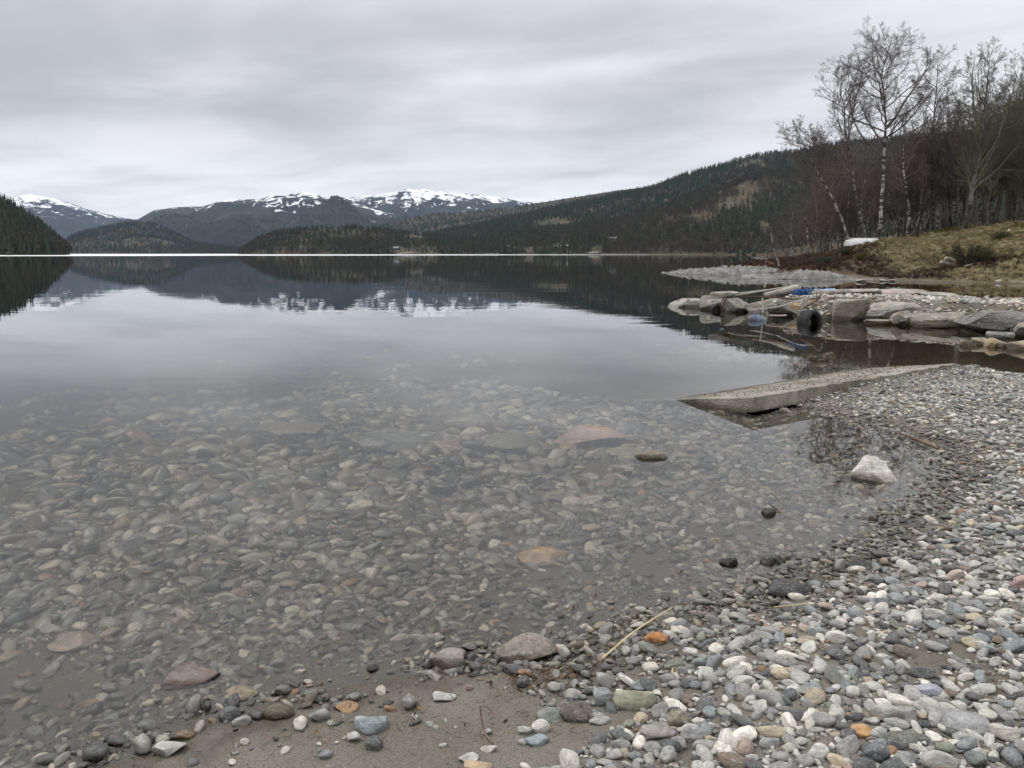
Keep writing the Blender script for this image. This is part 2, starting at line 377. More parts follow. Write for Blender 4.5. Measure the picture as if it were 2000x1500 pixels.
class Layer:
    def __init__(s, name, prof, d0, d1, mat, amp, treeh=0, nt=44, step=5, freq=None, back=.5, pw=1.0, seed=1, nrid=0.0):
        pts = np.array(prof, float); s.px = np.arange(pts[0, 0], pts[-1, 0] + 1, step)
        ys = np.interp(s.px, pts[:, 0], pts[:, 1]); s.d0 = np.interp(s.px, [q[0] for q in d0], [q[1] for q in d0]); s.d1 = np.interp(s.px, [q[0] for q in d1], [q[1] for q in d1])
        s.t = np.concatenate([np.linspace(0, 1, nt), np.linspace(1, 1 + back, nt // 3)[1:]])
        PX, TT = np.meshgrid(s.px, s.t, indexing='ij'); d = s.d0[:, None] + (s.d1 - s.d0)[:, None] * TT
        zr = np.array([D(a, b, dd)[2] for a, b, dd in zip(s.px, ys, s.d1)]) - treeh; zr = np.maximum(zr, -3)
        X = (PX - 1000) / F * d / math.cos(PITCH) * 1.0 * math.cos(PITCH)
        a, b, c = ray(PX, np.interp(PX, pts[:, 0], pts[:, 1])); X = a / b * d
        fr = freq or 6.0 / s.d1.mean()
        nz = fbm(np.stack([X * fr, d * fr, np.full_like(X, seed * 3.3)], -1), 6, seed, .52)
        rg = 1 - np.abs(fbm(np.stack([X * fr * .7, d * fr * .7, np.full_like(X, seed * 1.3)], -1), 4, seed + 5)); 
        env = np.clip(TT, 0, 1) ** pw; fall = np.where(TT > 1, 1 - (TT - 1) * .55, 1)
        z = (zr[:, None] + 2) * env * fall - 2
        body = np.clip(TT * 5, 0, 1) * np.clip(np.abs(1 - TT) * 3, .05, 1)
        z = z + (nz * amp + (rg - .7) * nrid) * body * np.clip((zr[:, None] + 6) / (np.abs(zr).max() + 1), .05, 1)
        z = np.where(TT == 0, -4, z); s.X, s.Y, s.Z = X, d, z
        s.o = obj(name, mesh(name, np.stack([X, d, z], -1).reshape(-1, 3), grid_faces(*X.shape), mat)); tag(s.o, kind='structure')
    def at(s, px, t):
        i = np.interp(px, s.px, np.arange(len(s.px))); j = np.interp(t, s.t, np.arange(len(s.t)))
        i0 = np.minimum(i.astype(int), len(s.px) - 2); j0 = np.minimum(j.astype(int), len(s.t) - 2); f, g = i - i0, j - j0
        L = lambda A: (A[i0, j0] * (1 - f) + A[i0 + 1, j0] * f) * (1 - g) + (A[i0, j0 + 1] * (1 - f) + A[i0 + 1, j0 + 1] * f) * g
        return np.stack([L(s.X), L(s.Y), L(s.Z)], -1)
    def find(s, px, py):                     # where on the hill a photo pixel falls
        t = np.linspace(.01, 1, 400); P = s.at(np.full(400, float(px)), t); _, v, _ = proj(P)
        return P[int(np.argmin(np.abs(v - py)))]
m_near = hill_mat('forest_floor', HF, HB, HR); m_far = hill_mat('mountain_heath', (.028, .031, .030), (.042, .041, .038), (.07, .069, .067), (120, 500, .80))
m_snowy = hill_mat('snowy_fell', (.034, .035, .035), (.045, .044, .042), (.075, .073, .07), (230, 620, .92))
m_farl = hill_mat('left_fell', (.034, .036, .037), (.045, .046, .046), (.075, .073, .07), (150, 560, .85))
c_ = lambda v: [(0, v), (1, v)]
far_fell = Layer('far_snow_mountain', [(-260, 405), (-100, 396), (25, 391), (60, 393), (120, 405), (165, 412), (200, 417), (240, 423), (300, 440), (400, 470)], c_(4500), c_(8000), m_farl, 130, freq=.0012, seed=3, nrid=60)
snow_fell = Layer('snowy_mountain', [(420, 440), (560, 400), (650, 388), (690, 384), (740, 379), (775, 374), (800, 372), (850, 377), (900, 378), (960, 384), (1010, 389), (1060, 400), (1200, 430)], c_(4800), c_(7400), m_snowy, 150, freq=.0017, seed=11, nrid=130)
main_fell = Layer('rocky_mountain', [(120, 480), (200, 450), (270, 428), (300, 412), (350, 405), (395, 404), (430, 392), (460, 388), (505, 388), (530, 381), (560, 380), (592, 373), (625, 381), (660, 388), (700, 400), (760, 415), (850, 440), (950, 470)], c_(2900), c_(5200), m_far, 110, freq=.0023, seed=23, nrid=110)
wood_ridge = Layer('wooded_ridge', [(110, 492), (135, 458), (170, 446), (215, 437), (260, 430), (300, 432), (345, 452), (380, 470), (460, 480), (560, 490)], c_(2300), c_(2900), m_near, 25, 9, seed=31, nt=30)
dark_ridge = Layer('dark_forest_ridge', [(640, 485), (700, 455), (745, 437), (800, 424), (850, 412), (905, 412), (960, 405), (1010, 399), (1060, 391), (1110, 383), (1150, 377), (1200, 369), (1245, 364), (1300, 360), (1420, 350)], c_(1900), c_(3100), m_near, 30, 7, seed=37, nt=30)
low_hill = Layer('wooded_point', [(455, 497), (470, 484), (500, 464), (540, 449), (600, 441), (680, 438), (740, 441), (790, 449), (850, 455), (930, 462), (1040, 476)], c_(1130), c_(1420), m_near, 10, 7, seed=43, nt=30, step=4)
right_hill = Layer('forested_hillside', [(700, 484), (760, 472), (830, 456), (900, 441), (960, 430), (1030, 414), (1100, 396), (1160, 386), (1215, 373), (1270, 362), (1340, 336), (1400, 320), (1450, 305), (1500, 295), (1560, 291), (1600, 281), (1660, 270), (1720, 266), (1850, 255), (2000, 245), (2300, 235), (2700, 240)],
                   [(700, 1250), (1000, 1020), (1480, 760), (2700, 700)], [(700, 1900), (1270, 2000), (1500, 1750), (2700, 1700)], m_near, 34, 7, nt=60, seed=51)
left_hill = Layer('left_forest_hill', [(-900, 230), (-500, 290), (-200, 345), (-60, 370), (0, 384), (30, 399), (75, 430), (110, 459), (135, 482), (156, 499)], c_(620), c_(860), m_near, 14, 8, nt=40, seed=61)

# trees on the far hills: spruce, pine and bare birch, one wood that reads as a mass
M_CON = attr_mat('far_foliage', .9, .3, .25)
def conifer(seed):
    r = np.random.default_rng(seed); parts = []; n = 7
    for i in range(n):
        f = i / (n - 1); rad = (.19 - .165 * f ** .9) * r.uniform(.8, 1.2); z = .10 + .78 * f; k = 8; a = np.arange(k) * 2 * math.pi / k + r.uniform(0, 6)
        rr = rad * r.uniform(.55, 1.25, k); ring = np.stack([np.cos(a) * rr, np.sin(a) * rr, z + r.uniform(-.03, .01, k)], 1)
        V = np.concatenate([ring, [[r.normal() * .008, r.normal() * .008, z + .2 * (1.15 - .5 * f)]]])
        parts.append((V, np.array([[j, (j + 1) % k, k] for j in range(k)])))
    parts.append((np.array([[-.012, -.01, -.05], [.012, -.01, -.05], [0, .014, -.05], [0, 0, .4]]), np.array([[0, 1, 3], [1, 2, 3], [2, 0, 3]])))
    V, Fs = join(parts); return mesh('far_conifer', V, Fs, M_CON, False)
def leafless(seed, wide=.3, n=120):
    r = np.random.default_rng(seed); d = r.normal(size=(n, 3)); d /= np.linalg.norm(d, axis=1, keepdims=True); d *= r.uniform(.4, 1, (n, 1)) ** .5
    c = d * np.array([wide, wide, .38]) + np.array([0, 0, .58]); s = r.uniform(.02, .06, (n, 1))
    a = c + r.normal(size=(n, 3)) * s * .5; b = c + d * np.array([.10, .10, .14]); e = c + r.normal(size=(n, 3)) * s
    V = np.stack([a, b, e], 1).reshape(-1, 3); tri = np.arange(n * 3).reshape(-1, 3)
    V, Fs = join([(V, tri), (np.array([[-.02, -.02, -.05], [.02, -.02, -.05], [0, .02, -.05], [0, 0, .7]]), np.array([[0, 1, 3], [1, 2, 3], [2, 0, 3]]))])
    return mesh('far_birch', V, Fs, M_CON, False)
FAR_KINDS = [conifer(i) for i in range(5)] + [leafless(i + 9) for i in range(2)] + [leafless(i + 19, .2, 90) for i in range(2)]
def forest(L, n, size, dens, name, label, pxr, tmax=1.03, birch=.36, tmin=.012, clear=()):
    r = np.random.default_rng(n); px = r.uniform(*pxr, n); t = r.uniform(tmin, tmax, n) ** 1.0
    P = L.at(px, t); nz = fbm2(P[:, 0], P[:, 1], .006, 4, 2); keep = (nz + r.normal(size=n) * .22 > dens) & (P[:, 2] > .6)
    u, v, _ = proj(P)
    for cx, cy, rx, ry in clear:
        keep &= (((u - cx) / rx) ** 2 + ((v - cy) / ry) ** 2 + r.normal(size=n) * .55) > 1
    P, nz = P[keep], nz[keep]; m = len(P)
    bz = fbm2(P[:, 0], P[:, 1], .011, 3, 8) + r.normal(size=m) * .3 + np.where(P[:, 2] < 14, .35, 0)
    isb = bz > np.quantile(bz, 1 - birch); idx = np.where(isb, r.integers(5, 9, m), r.integers(0, 5, m))
    h = r.uniform(.6, 1.2, m) * size * np.where(isb, .8, 1); wd = r.uniform(.8, 1.35, m)
    g = np.array([.043, .050, .028]) * r.uniform(.6, 1.5, (m, 1)) * np.array([1, 1, 1]) + r.normal(size=(m, 3)) * .003
    b = np.where(r.random((m, 1)) < .5, np.array([.085, .062, .045]), np.array([.07, .066, .042])) * r.uniform(.7, 1.3, (m, 1))
    col = np.clip(np.where(isb[:, None], b, g), .006, 1)
    rot = np.stack([r.normal(size=m) * .03, r.normal(size=m) * .03, r.uniform(0, 6.28, m)], -1)
    return cloud_of(name, None, P - np.array([0, 0, .4]), rot, np.stack([h * wd, h * wd, h], -1), idx, col, FAR_KINDS, label, 'forest')
CLEAR = [(812, 466, 26, 9), (775, 488, 22, 7), (993, 485, 14, 6), (1098, 482, 20, 6), (1198, 470, 12, 6), (830, 490, 60, 6), (1030, 488, 45, 5), (1162, 486, 14, 8), (1085, 438, 45, 12),
         (1440, 400, 40, 16), (1370, 428, 30, 12), (1495, 445, 14, 10), (1490, 325, 8, 5), (930, 466, 30, 5), (1460, 372, 26, 12)]
forest(right_hill, 46000, 11.5, -.62, 'hillside_forest', 'dark spruce and birch forest covering the long hillside on the right', (705, 2300), clear=CLEAR)
forest(low_hill, 7000, 9.5, -.5, 'point_forest', 'brownish green wood on the low point across the lake', (458, 1035), birch=.45, clear=CLEAR)
forest(left_hill, 6500, 13, -1.0, 'left_hill_forest', 'dark green forest on the steep hill at the left edge', (-420, 156), birch=.18)
forest(wood_ridge, 9000, 11, -.8, 'ridge_forest', 'dark forest on the low ridge below the rocky mountain', (112, 555), birch=.25)
forest(dark_ridge, 13000, 11, -.7, 'blue_ridge_forest', 'blue dark spruce forest on the ridge before the snowy mountain', (645, 1400), tmax=.98, birch=.1)
forest(main_fell, 12000, 11, -.3, 'mountain_forest', 'sparse dark forest on the lower slope of the rocky mountain', (130, 940), tmax=.45, birch=.15)

# cabins across the lake
M_DARKW = simple_mat('dark_stained_wood', (.018, .014, .012), (.035, .027, .022), 2, .7)
M_ROOF = simple_mat('turf_roof', (.05, .045, .035), (.09, .08, .06), 2, .9); M_ROOFG = simple_mat('grey_sheet_roof', (.12, .125, .13), (.17, .175, .18), 2, .5)
M_WHITE = simple_mat('white_paint', (.55, .55, .53), (.66, .66, .64), 3, .5); M_PANE = simple_mat('window_glass', (.02, .022, .025), (.04, .045, .05), 1, .08, spec=.6)
M_STONEW = simple_mat('foundation_stone', (.2, .19, .18), (.3, .29, .27), 2, .9)
def cabin(px, py, L, Wd, hw, hr, roofm, label, rz=0.0, hill=right_hill, nwin=3):
    p = hill.find(px, py); o = thing('cabin', (p[0], p[1], p[2] - .3), label, 'cabin', None, rz)
    obj('foundation', mesh('foundation', *box((0, 0, -.6), (L * .98, Wd * .98, 2.4)), M_STONEW, False), o)
    obj('wall', mesh('wall', *box((0, 0, .6 + hw / 2), (L, Wd, hw)), M_DARKW, False), o)
    z0 = .6 + hw; e = .6
    V = np.array([[-L/2, -Wd/2, z0], [-L/2, Wd/2, z0], [-L/2, 0, z0 + hr], [L/2, -Wd/2, z0], [L/2, Wd/2, z0], [L/2, 0, z0 + hr]]) * np.array([.995, .99, 1])
    obj('gable', mesh('gable', V[:3], np.array([[0, 2, 1]]), M_DARKW, False), o); obj('gable', mesh('gable', V[3:], np.array([[0, 1, 2]]), M_DARKW, False), o)
    for s in (-1, 1):
        yb = s * (Wd/2 + e); zb = z0 - hr * e / (Wd/2) + .05
        V = np.array([[-L/2-e, yb, zb], [L/2+e, yb, zb], [L/2+e, 0, z0+hr+.06], [-L/2-e, 0, z0+hr+.06]]); V = np.concatenate([V, V + np.array([0, 0, .28])])
        obj('roof', mesh('roof', V, np.array([[0,1,2,3],[4,7,6,5],[0,4,5,1],[1,5,6,2],[2,6,7,3],[3,7,4,0]]), roofm, False), o)
    for i in range(nwin):
        x = (i - (nwin - 1) / 2) * L / (nwin + .3)
        wn = obj('window', mesh('window', *box((x, -Wd/2 - .03, .6 + hw * .55), (1.5, .1, 1.3)), M_WHITE, False), o)
        obj('pane', mesh('pane', *box((x, -Wd/2 - .09, .6 + hw * .55), (1.25, .05, 1.05)), M_PANE, False), wn)
    ch = obj('chimney', mesh('chimney', *box((L * .2, .6, z0 + hr + .2), (.8, .8, 1.6)), M_STONEW, False), o)
cabin(812, 467, 11, 7, 2.6, 2.2, M_ROOF, 'dark cabin highest on the low point, on a pale clearing', .25, low_hill)
cabin(774, 488, 8, 6, 2.4, 1.9, M_ROOFG, 'small cabin with grey roof near the shore above pale slabs', -.3, low_hill, 2)
cabin(991, 487, 9, 7, 2.8, 2.4, M_ROOF, 'dark steep-roofed cabin by the far shore, no pale roof', .9, right_hill, 2)
cabin(1090, 485, 9, 6, 2.2, 1.5, M_ROOFG, 'long low cabin with pale grey roof near the far shore', .05, right_hill, 3)
cabin(1108, 484, 6, 5, 2.2, 1.5, M_ROOFG, 'small annex close beside the long low cabin', .4, right_hill, 1)
cabin(1199, 470, 7, 5.5, 2.4, 1.5, M_ROOFG, 'lone cabin with pale roof on the wooded slope', -.2, right_hill, 2)
# pale bare rock along the far shore
M_SLAB = simple_mat('bare_shore_rock', (.10, .09, .07), (.21, .195, .17), .4, .9, .1)
for i, (px, py, wd, ht, hl, lab) in enumerate([(800, 496, 46, 10, low_hill, 'pale rounded rock slab on the far shore below the small cabin'), (850, 496, 30, 7, low_hill, 'flat pale rock slab right of the rounded one on far shore'),
        (968, 496, 30, 5, right_hill, 'low pale shore rock below the dark steep cabin'), (1162, 494, 22, 12, right_hill, 'tan bare patch of bank by the far shore')]):
    p = D(px, py, hl.find(px, 495)[1] - 6); k = p[1] / F
    V, Fc = rock_geo(500 + i, (wd * k * 1.2, 16, ht * k * 1.0), 6, n1=.14, n2=.03)
    o = obj('shore_rock', mesh('shore_rock', V, Fc, M_SLAB), None, (p[0], p[1], .2)); tag(o, lab, 'rock')

# ------------------------------------------------------------------ the boat ramp: one tilted concrete slab that runs into the lake
def concrete_mat():
    m, t = new_mat('weathered_concrete')
    pos = t.add('ShaderNodeNewGeometry').outputs['Position']
    n = t.noise(pos, 3.1, 6, .7, .4); a = t.noise(pos, 45, 3, .7); s = t.add('ShaderNodeTexVoronoi', {'Vector': pos, 'Scale': 55.0}).outputs['Distance']
    c = t.mix(t.rng(n, .3, .7), (.14, .127, .10), (.36, .335, .285))
    c = t.mix(t.rng(s, .12, .3, .55, 0), c, (.40, .38, .34)); c = t.mix(t.rng(a, .56, .68, 0, .7), c, (.09, .08, .06))
    c, r = wet_nodes(t, c, .9, .015, .05)
    finish(t, c, r, t.bump(t.math('ADD', a, t.math('MULTIPLY', s, -1.2)), .8, .008), .25); return m
M_CONC = concrete_mat()
na, nb, th = 150, 130, .13
A, B = np.meshgrid(np.linspace(0, RL, na), np.concatenate([np.linspace(0, 1.3, 90), np.linspace(1.3, 5, 41)[1:]]), indexing='ij')
X = SP[0] + SU[0] * A + SV[0] * B; Y = SP[1] + SU[1] * A + SV[1] * B
edge = np.minimum(np.minimum(A, RL - A), np.minimum(B, 5 - B))
Z = .155 - SLOPE * B + .006 * A + fbm2(X, Y, 5, 3, 2) * .004 - np.clip(.02 - edge, 0, .02) * .5
wob = fbm2(X * 1.0, Y, 9, 4, 6) * .022 * (edge < .01)
X = X + wob * SV[0]; Y = Y + wob * SV[1]
endr = np.clip((A - RL + .25) / .25, 0, 1) ** 2; Z = Z - endr * .035                     # worn round at the far end
top = np.stack([X, Y, Z], -1); bot = top.copy(); bot[..., 2] -= th
n = na * B.shape[1]; fa = grid_faces(na, B.shape[1]); idx = np.arange(n).reshape(na, -1)
rim = np.concatenate([idx[:, 0], idx[-1, 1:], idx[-2::-1, -1], idx[0, -2:0:-1]]); r2 = np.roll(rim, -1)
side = np.stack([rim, rim + n, r2 + n, r2], -1)
# the sides get their own vertices, so that the edge stays crisp
TV = np.concatenate([top.reshape(-1, 3), bot.reshape(-1, 3)]); q = len(TV); k = len(rim)
SVv = np.concatenate([TV[rim], TV[rim + n]]); sf = np.stack([np.arange(k), np.arange(k) + k, np.roll(np.arange(k), -1) + k, np.roll(np.arange(k), -1)], -1) + q
ramp = obj('boat_ramp', mesh('boat_ramp', np.concatenate([TV, SVv]), [np.concatenate([fa, fa[:, ::-1] + n, sf[:, ::-1]])], M_CONC))
tag(ramp, 'tilted grey concrete slab sloping from the pebble beach into the lake', 'boat ramp')
def ramp_z(a, b): return .155 - SLOPE * b + .006 * a

# ------------------------------------------------------------------ stones: shapes and colours
PAL = np.array([[.60, .58, .54], [.42, .42, .40], [.26, .26, .255], [.085, .09, .095], [.20, .22, .235], [.17, .185, .15], [.38, .325, .24], [.30, .17, .09], [.36, .285, .25], [.17, .13, .10]])
def palette(r, n, wts):
    wts = np.array(wts, float); c = PAL[r.choice(len(PAL), n, p=wts / wts.sum())]
    return np.clip(c * r.uniform(.75, 1.25, (n, 1)) + r.normal(size=(n, 3)) * .0025, .02, .75)
PEBS = []
for i in range(18):
    V, Fc = rock_geo(900 + i, (2, 2 * rng.uniform(.62, .85), 2 * rng.uniform(.40, .62)), int(rng.integers(5, 13)), .82 if i % 2 else .96, .52, .9, .06, .016, 3)
    PEBS.append(mesh('pebble', V, Fc, M_PEB))
PEB_H = np.array([max(v.co.z for v in m.vertices) for m in PEBS])

def inpoly(x, y, poly): return sdist(x, y, poly)
def pxpoly(pts, z=0.0): return [G(a, b, z) for a, b in pts]
SANDS = [pxpoly([(-100, 1600), (170, 1500), (300, 1462), (440, 1418), (650, 1378), (780, 1352), (880, 1325), (1000, 1330), (1050, 1400), (1120, 1425), (1200, 1415), (1245, 1410), (1235, 1445), (1180, 1475), (1110, 1530), (900, 1680)]),
         pxpoly([(600, 1330), (640, 1300), (760, 1290), (830, 1330), (780, 1352), (650, 1370)]), pxpoly([(1235, 1060), (1290, 1040), (1320, 1090), (1290, 1130), (1240, 1110)]),
         pxpoly([(1290, 1010), (1480, 1015), (1620, 1050), (1560, 1062), (1400, 1040)]), pxpoly([(300, 1420), (480, 1370), (600, 1372), (480, 1400), (330, 1440)])]
TAKEN = []                                   # px boxes of the stones that are built one by one (name, label, box, ...)
STONES = [  # name, label, (x0,y0,x1,y1), colour, cuts, flat
 ('rock', 'large brown rock with flat pale top at the water edge', (965, 1237, 1092, 1300), (.21, .18, .145), 7, .55),
 ('rock', 'speckled pinkish grey rock left of the large brown rock', (835, 1262, 910, 1312), (.30, .26, .24), 8, .6),
 ('rock', 'rounded greenish yellow rock below the straw on the beach', (1195, 1335, 1282, 1390), (.33, .33, .24), 6, .7),
 ('stone', 'smooth flat dark brown stone beside the sand patch', (1085, 1364, 1167, 1413), (.105, .09, .078), 3, .45),
 ('stone', 'grey green striped stone touching the dark brown stone', (1048, 1381, 1112, 1413), (.2, .22, .19), 4, .5),
 ('boulder', 'pale pyramid shaped boulder standing in the shallow water', (1658, 883, 1747, 940), (.70, .67, .61), 8, .8),
 ('rock', 'jagged brown rock tip breaking the calm water surface', (1238, 872, 1300, 893), (.22, .19, .14), 8, .4),
 ('stone', 'curved blue grey stone lying alone on the sand', (688, 1390, 758, 1440), (.27, .32, .33), 5, .5),
 ('stone', 'brown mossy stone like a stub at the sand edge', (515, 1376, 575, 1406), (.13, .11, .06), 3, .7),
 ('stone', 'bright rust orange stone at the upper end of the straw', (1257, 1232, 1303, 1263), (.46, .20, .06), 5, .7),
 ('rock', 'long black slate rock at the waterline', (1493, 1130, 1585, 1168), (.045, .045, .048), 9, .45),
 ('rock', 'black wet angular rock right of the long slate', (1645, 1082, 1705, 1116), (.035, .035, .035), 8, .6),
 ('stone', 'dark green black stone poking from the shallows', (1480, 1074, 1532, 1098), (.04, .043, .038), 6, .5),
 ('stone', 'dark wet stone left of the green black one', (1405, 1080, 1441, 1101), (.06, .06, .06), 6, .5),
 ('stone', 'white stone at the lower left sand edge', (298, 1440, 365, 1478), (.58, .57, .54), 6, .5),
 ('stone', 'small tan brown stone beside the white one at lower left', (342, 1421, 382, 1446), (.27, .18, .1), 5, .6),
 ('stone', 'small pale stone with a twig leaning on it in shallows', (1485, 979, 1517, 1002), (.40, .38, .33), 6, .7),
 ('slab_stone', 'large pinkish slab lying under the water', (1078, 838, 1235, 872), (.50, .33, .27), 8, .3),
 ('slab_stone', 'rounded salmon stone under water left of the pink slab', (828, 854, 915, 888), (.48, .34, .27), 5, .4),
 ('slab_stone', 'flat olive grey slab under water between two pink ones', (940, 852, 1062, 886), (.21, .21, .18), 6, .3),
 ('slab_stone', 'wide bluish grey slab far out under the water', (700, 846, 832, 890), (.23, .24, .25), 6, .3),
 ('slab_stone', 'grey slab behind the salmon stone under the water', (868, 815, 985, 842), (.25, .24, .21), 6, .3),
 ('slab_stone', 'long pale brown slab under water on the left', (480, 838, 640, 870), (.30, .27, .22), 6, .3),
 ('slab_stone', 'flat orange brown stone under the shallow water', (1008, 1072, 1112, 1104), (.46, .30, .17), 5, .4),
 ('slab_stone', 'pale whitish slab beside the jagged rock tip under water', (1180, 872, 1262, 897), (.42, .38, .31), 6, .3),
 ('slab_stone', 'smooth pale oval stone under water below the pink slab', (1028, 897, 1095, 916), (.45, .43, .38), 3, .4),
 ('slab_stone', 'mauve flat stone under water at the lower left', (325, 1290, 430, 1340), (.26, .19, .185), 4, .4),
 ('slab_stone', 'sandy yellow stone in the shallows near the sand', (437, 1337, 505, 1366), (.42, .34, .22), 5, .4),
 ('slab_stone', 'pale cream stone under water near the left edge', (98, 1234, 188, 1270), (.44, .37, .30), 5, .4),
 ('stone', 'large smooth striped grey stone at the lower right', (1843, 1384, 1935, 1442), (.32, .32, .32), 2, .5),
 ('stone', 'big round dark grey stone at the bottom right', (1688, 1450, 1738, 1502), (.13, .14, .15), 4, .75),
 ('stone', 'round white stone near the bottom edge', (1574, 1450, 1620, 1487), (.58, .57, .54), 3, .75),
 ('stone', 'lavender grey stone among pebbles on the right', (1790, 1333, 1838, 1363), (.33, .33, .39), 4, .65),
 ('stone', 'rust streaked orange stone among the right pebbles', (1660, 1415, 1713, 1441), (.42, .24, .1), 5, .55),
 ('stone', 'olive brown egg shaped stone at the sand edge', (1298, 1385, 1346, 1422), (.2, .175, .13), 2, .75),
 ('stone', 'pale grey rough stone below the olive brown egg', (1328, 1415, 1380, 1455), (.34, .34, .34), 7, .75),
 ('stone', 'grey brown flat stone at the tip of the sand', (1247, 1408, 1316, 1446), (.27, .25, .23), 6, .5),
 ('stone', 'small round white stone on the sand', (1038, 1405, 1075, 1435), (.58, .55, .52), 3, .8),
 ('stone', 'blue grey angular stone below the small white one', (1024, 1430, 1073, 1458), (.22, .27, .29), 7, .6),
 ('stone', 'upright grey stone left of the greenish yellow rock', (1158, 1346, 1194, 1386), (.27, .28, .28), 8, .9),
 ('stone', 'white flat stone lying on the sand slope', (845, 1350, 891, 1371), (.5, .49, .46), 5, .4),
 ('stone', 'pinkish stone at the right edge of the beach', (1972, 1124, 2010, 1158), (.42, .28, .26), 5, .5),
 ('stone', 'grey rounded stone in the water beneath the ramp edge', (1519, 793, 1546, 806), (.3, .27, .22), 2, .6),
 ('stone', 'tan stone leaning at the ramp corner on the gravel', (1583, 776, 1602, 792), (.36, .27, .19), 6, .8),
 ('stone', 'orange brown flat stone against the ramp side', (1628, 757, 1652, 768), (.38, .25, .13), 5, .4),
 ('stone', 'rust coloured flat stone at the sand edge', (655, 1370, 702, 1390), (.45, .27, .13), 5, .45),
 ('stone', 'striped grey stone at the waterline beside mossy stub', (603, 1382, 645, 1412), (.30, .30, .28), 4, .6),
 ('stone', 'dark grey folded stone left of the mossy stub', (428, 1380, 470, 1412), (.13, .14, .15), 8, .5),
 ('stone', 'white grey stone at the bottom edge of the sand', (895, 1468, 935, 1490), (.52, .51, .48), 5, .6),
 ('stone', 'tan and white stone cut by the bottom frame', (905, 1483, 962, 1512), (.42, .31, .2), 6, .6),
 ('stone', 'small rounded pale stone half buried on sand', (1010, 1440, 1036, 1456), (.3, .3, .29), 4, .5),
]
for k, (nm, lab, (x0, y0, x1, y1), c, cuts, flat) in enumerate(STONES):
    yb = y1 - (y1 - y0) * .30
    gxx, gyy, gz = on_ground((x0 + x1) / 2, yb); dep = proj(np.array([gxx, gyy, gz]))[2]; ppm = F / dep
    dr = math.atan2(H - gz, gyy); wd = (x1 - x0) / ppm; dpt = wd * .72; hh = ((y1 - y0) / ppm - dpt * math.sin(dr) * .8) / math.cos(dr); hh = min(max(hh, wd * flat * .55), wd * .95)
    pierce = any(q in lab for q in ('standing in', 'breaking', 'poking', 'black wet', 'dark wet', 'twig leaning', 'beneath the ramp'))
    if pierce:
        gxx, gyy = G((x0 + x1) / 2, y1 - (y1 - y0) * .12); gz = 0.0; ppm = F / proj(np.array([gxx, gyy, 0.]))[2]; wd = (x1 - x0) / ppm; dpt = wd * .7; hh = max((y1 - y0) / ppm - dpt * (H / gyy) * .45, wd * .18) * (1.0 if wd > .25 else .8); cuts += 4
    if 'slab' in nm: dpt = min(wd * .8, (y1 - y0) / ppm / math.sin(dr)); hh = wd * .22
    V, Fc = rock_geo(3000 + k * 7, (wd, dpt, hh * (1.9 if pierce else 1.35)), cuts, .95, .48, .82, .06, .022, 4 if wd < .2 else 5)
    if 'curved' in lab: V[:, 1] += .55 * dpt * (V[:, 0] / wd * 2) ** 2 - .1 * dpt; V[:, 2] *= .8; V[:, 1] *= .8
    if 'pyramid' in lab: f = np.clip(V[:, 2] / hh + .5, 0, 1); V[:, :2] *= (1.12 - .45 * f ** 1.6)[:, None]; V[:, 2] *= 1.0
    o = obj(nm, mesh(nm, V, Fc, M_ROCK), None, (gxx, gyy, gz + hh * (.0 if pierce else .28))); o['col'] = list(c); tag(o, lab, 'stone' if 'rock' not in nm and 'boulder' not in nm else 'rock')
    TAKEN.append((gxx, gyy, max(wd, dpt) * .42))

# ------------------------------------------------------------------ pebbles on the beach and stones on the lake bed
class Occ:
    def __init__(s, x0, x1, y0, y1, c): s.x0, s.y0, s.c = x0, y0, c; s.m = np.zeros((int((x1 - x0) / c), int((y1 - y0) / c)), bool)
    def paint(s, x, y, r):
        i, j, k = int((x - s.x0) / s.c), int((y - s.y0) / s.c), max(int(r / s.c), 0); s.m[max(i - k, 0):i + k + 1, max(j - k, 0):j + k + 1] = True
    def free(s, x, y, r):
        i, j, k = int((x - s.x0) / s.c), int((y - s.y0) / s.c), max(int(r / s.c * .7), 0); return not s.m[max(i - k, 0):i + k + 1, max(j - k, 0):j + k + 1].any()
def scatter(r, occ, x, y, rad, tight):
    o = np.argsort(-rad); keep = []
    for i in o:
        if occ.free(x[i], y[i], rad[i] * tight): occ.paint(x[i], y[i], rad[i] * tight * .72); keep.append(i)
    return np.array(keep)
occ = Occ(-9, 14, .4, 22, .008)
for (a, b, rr) in TAKEN: occ.paint(a, b, rr * .7)
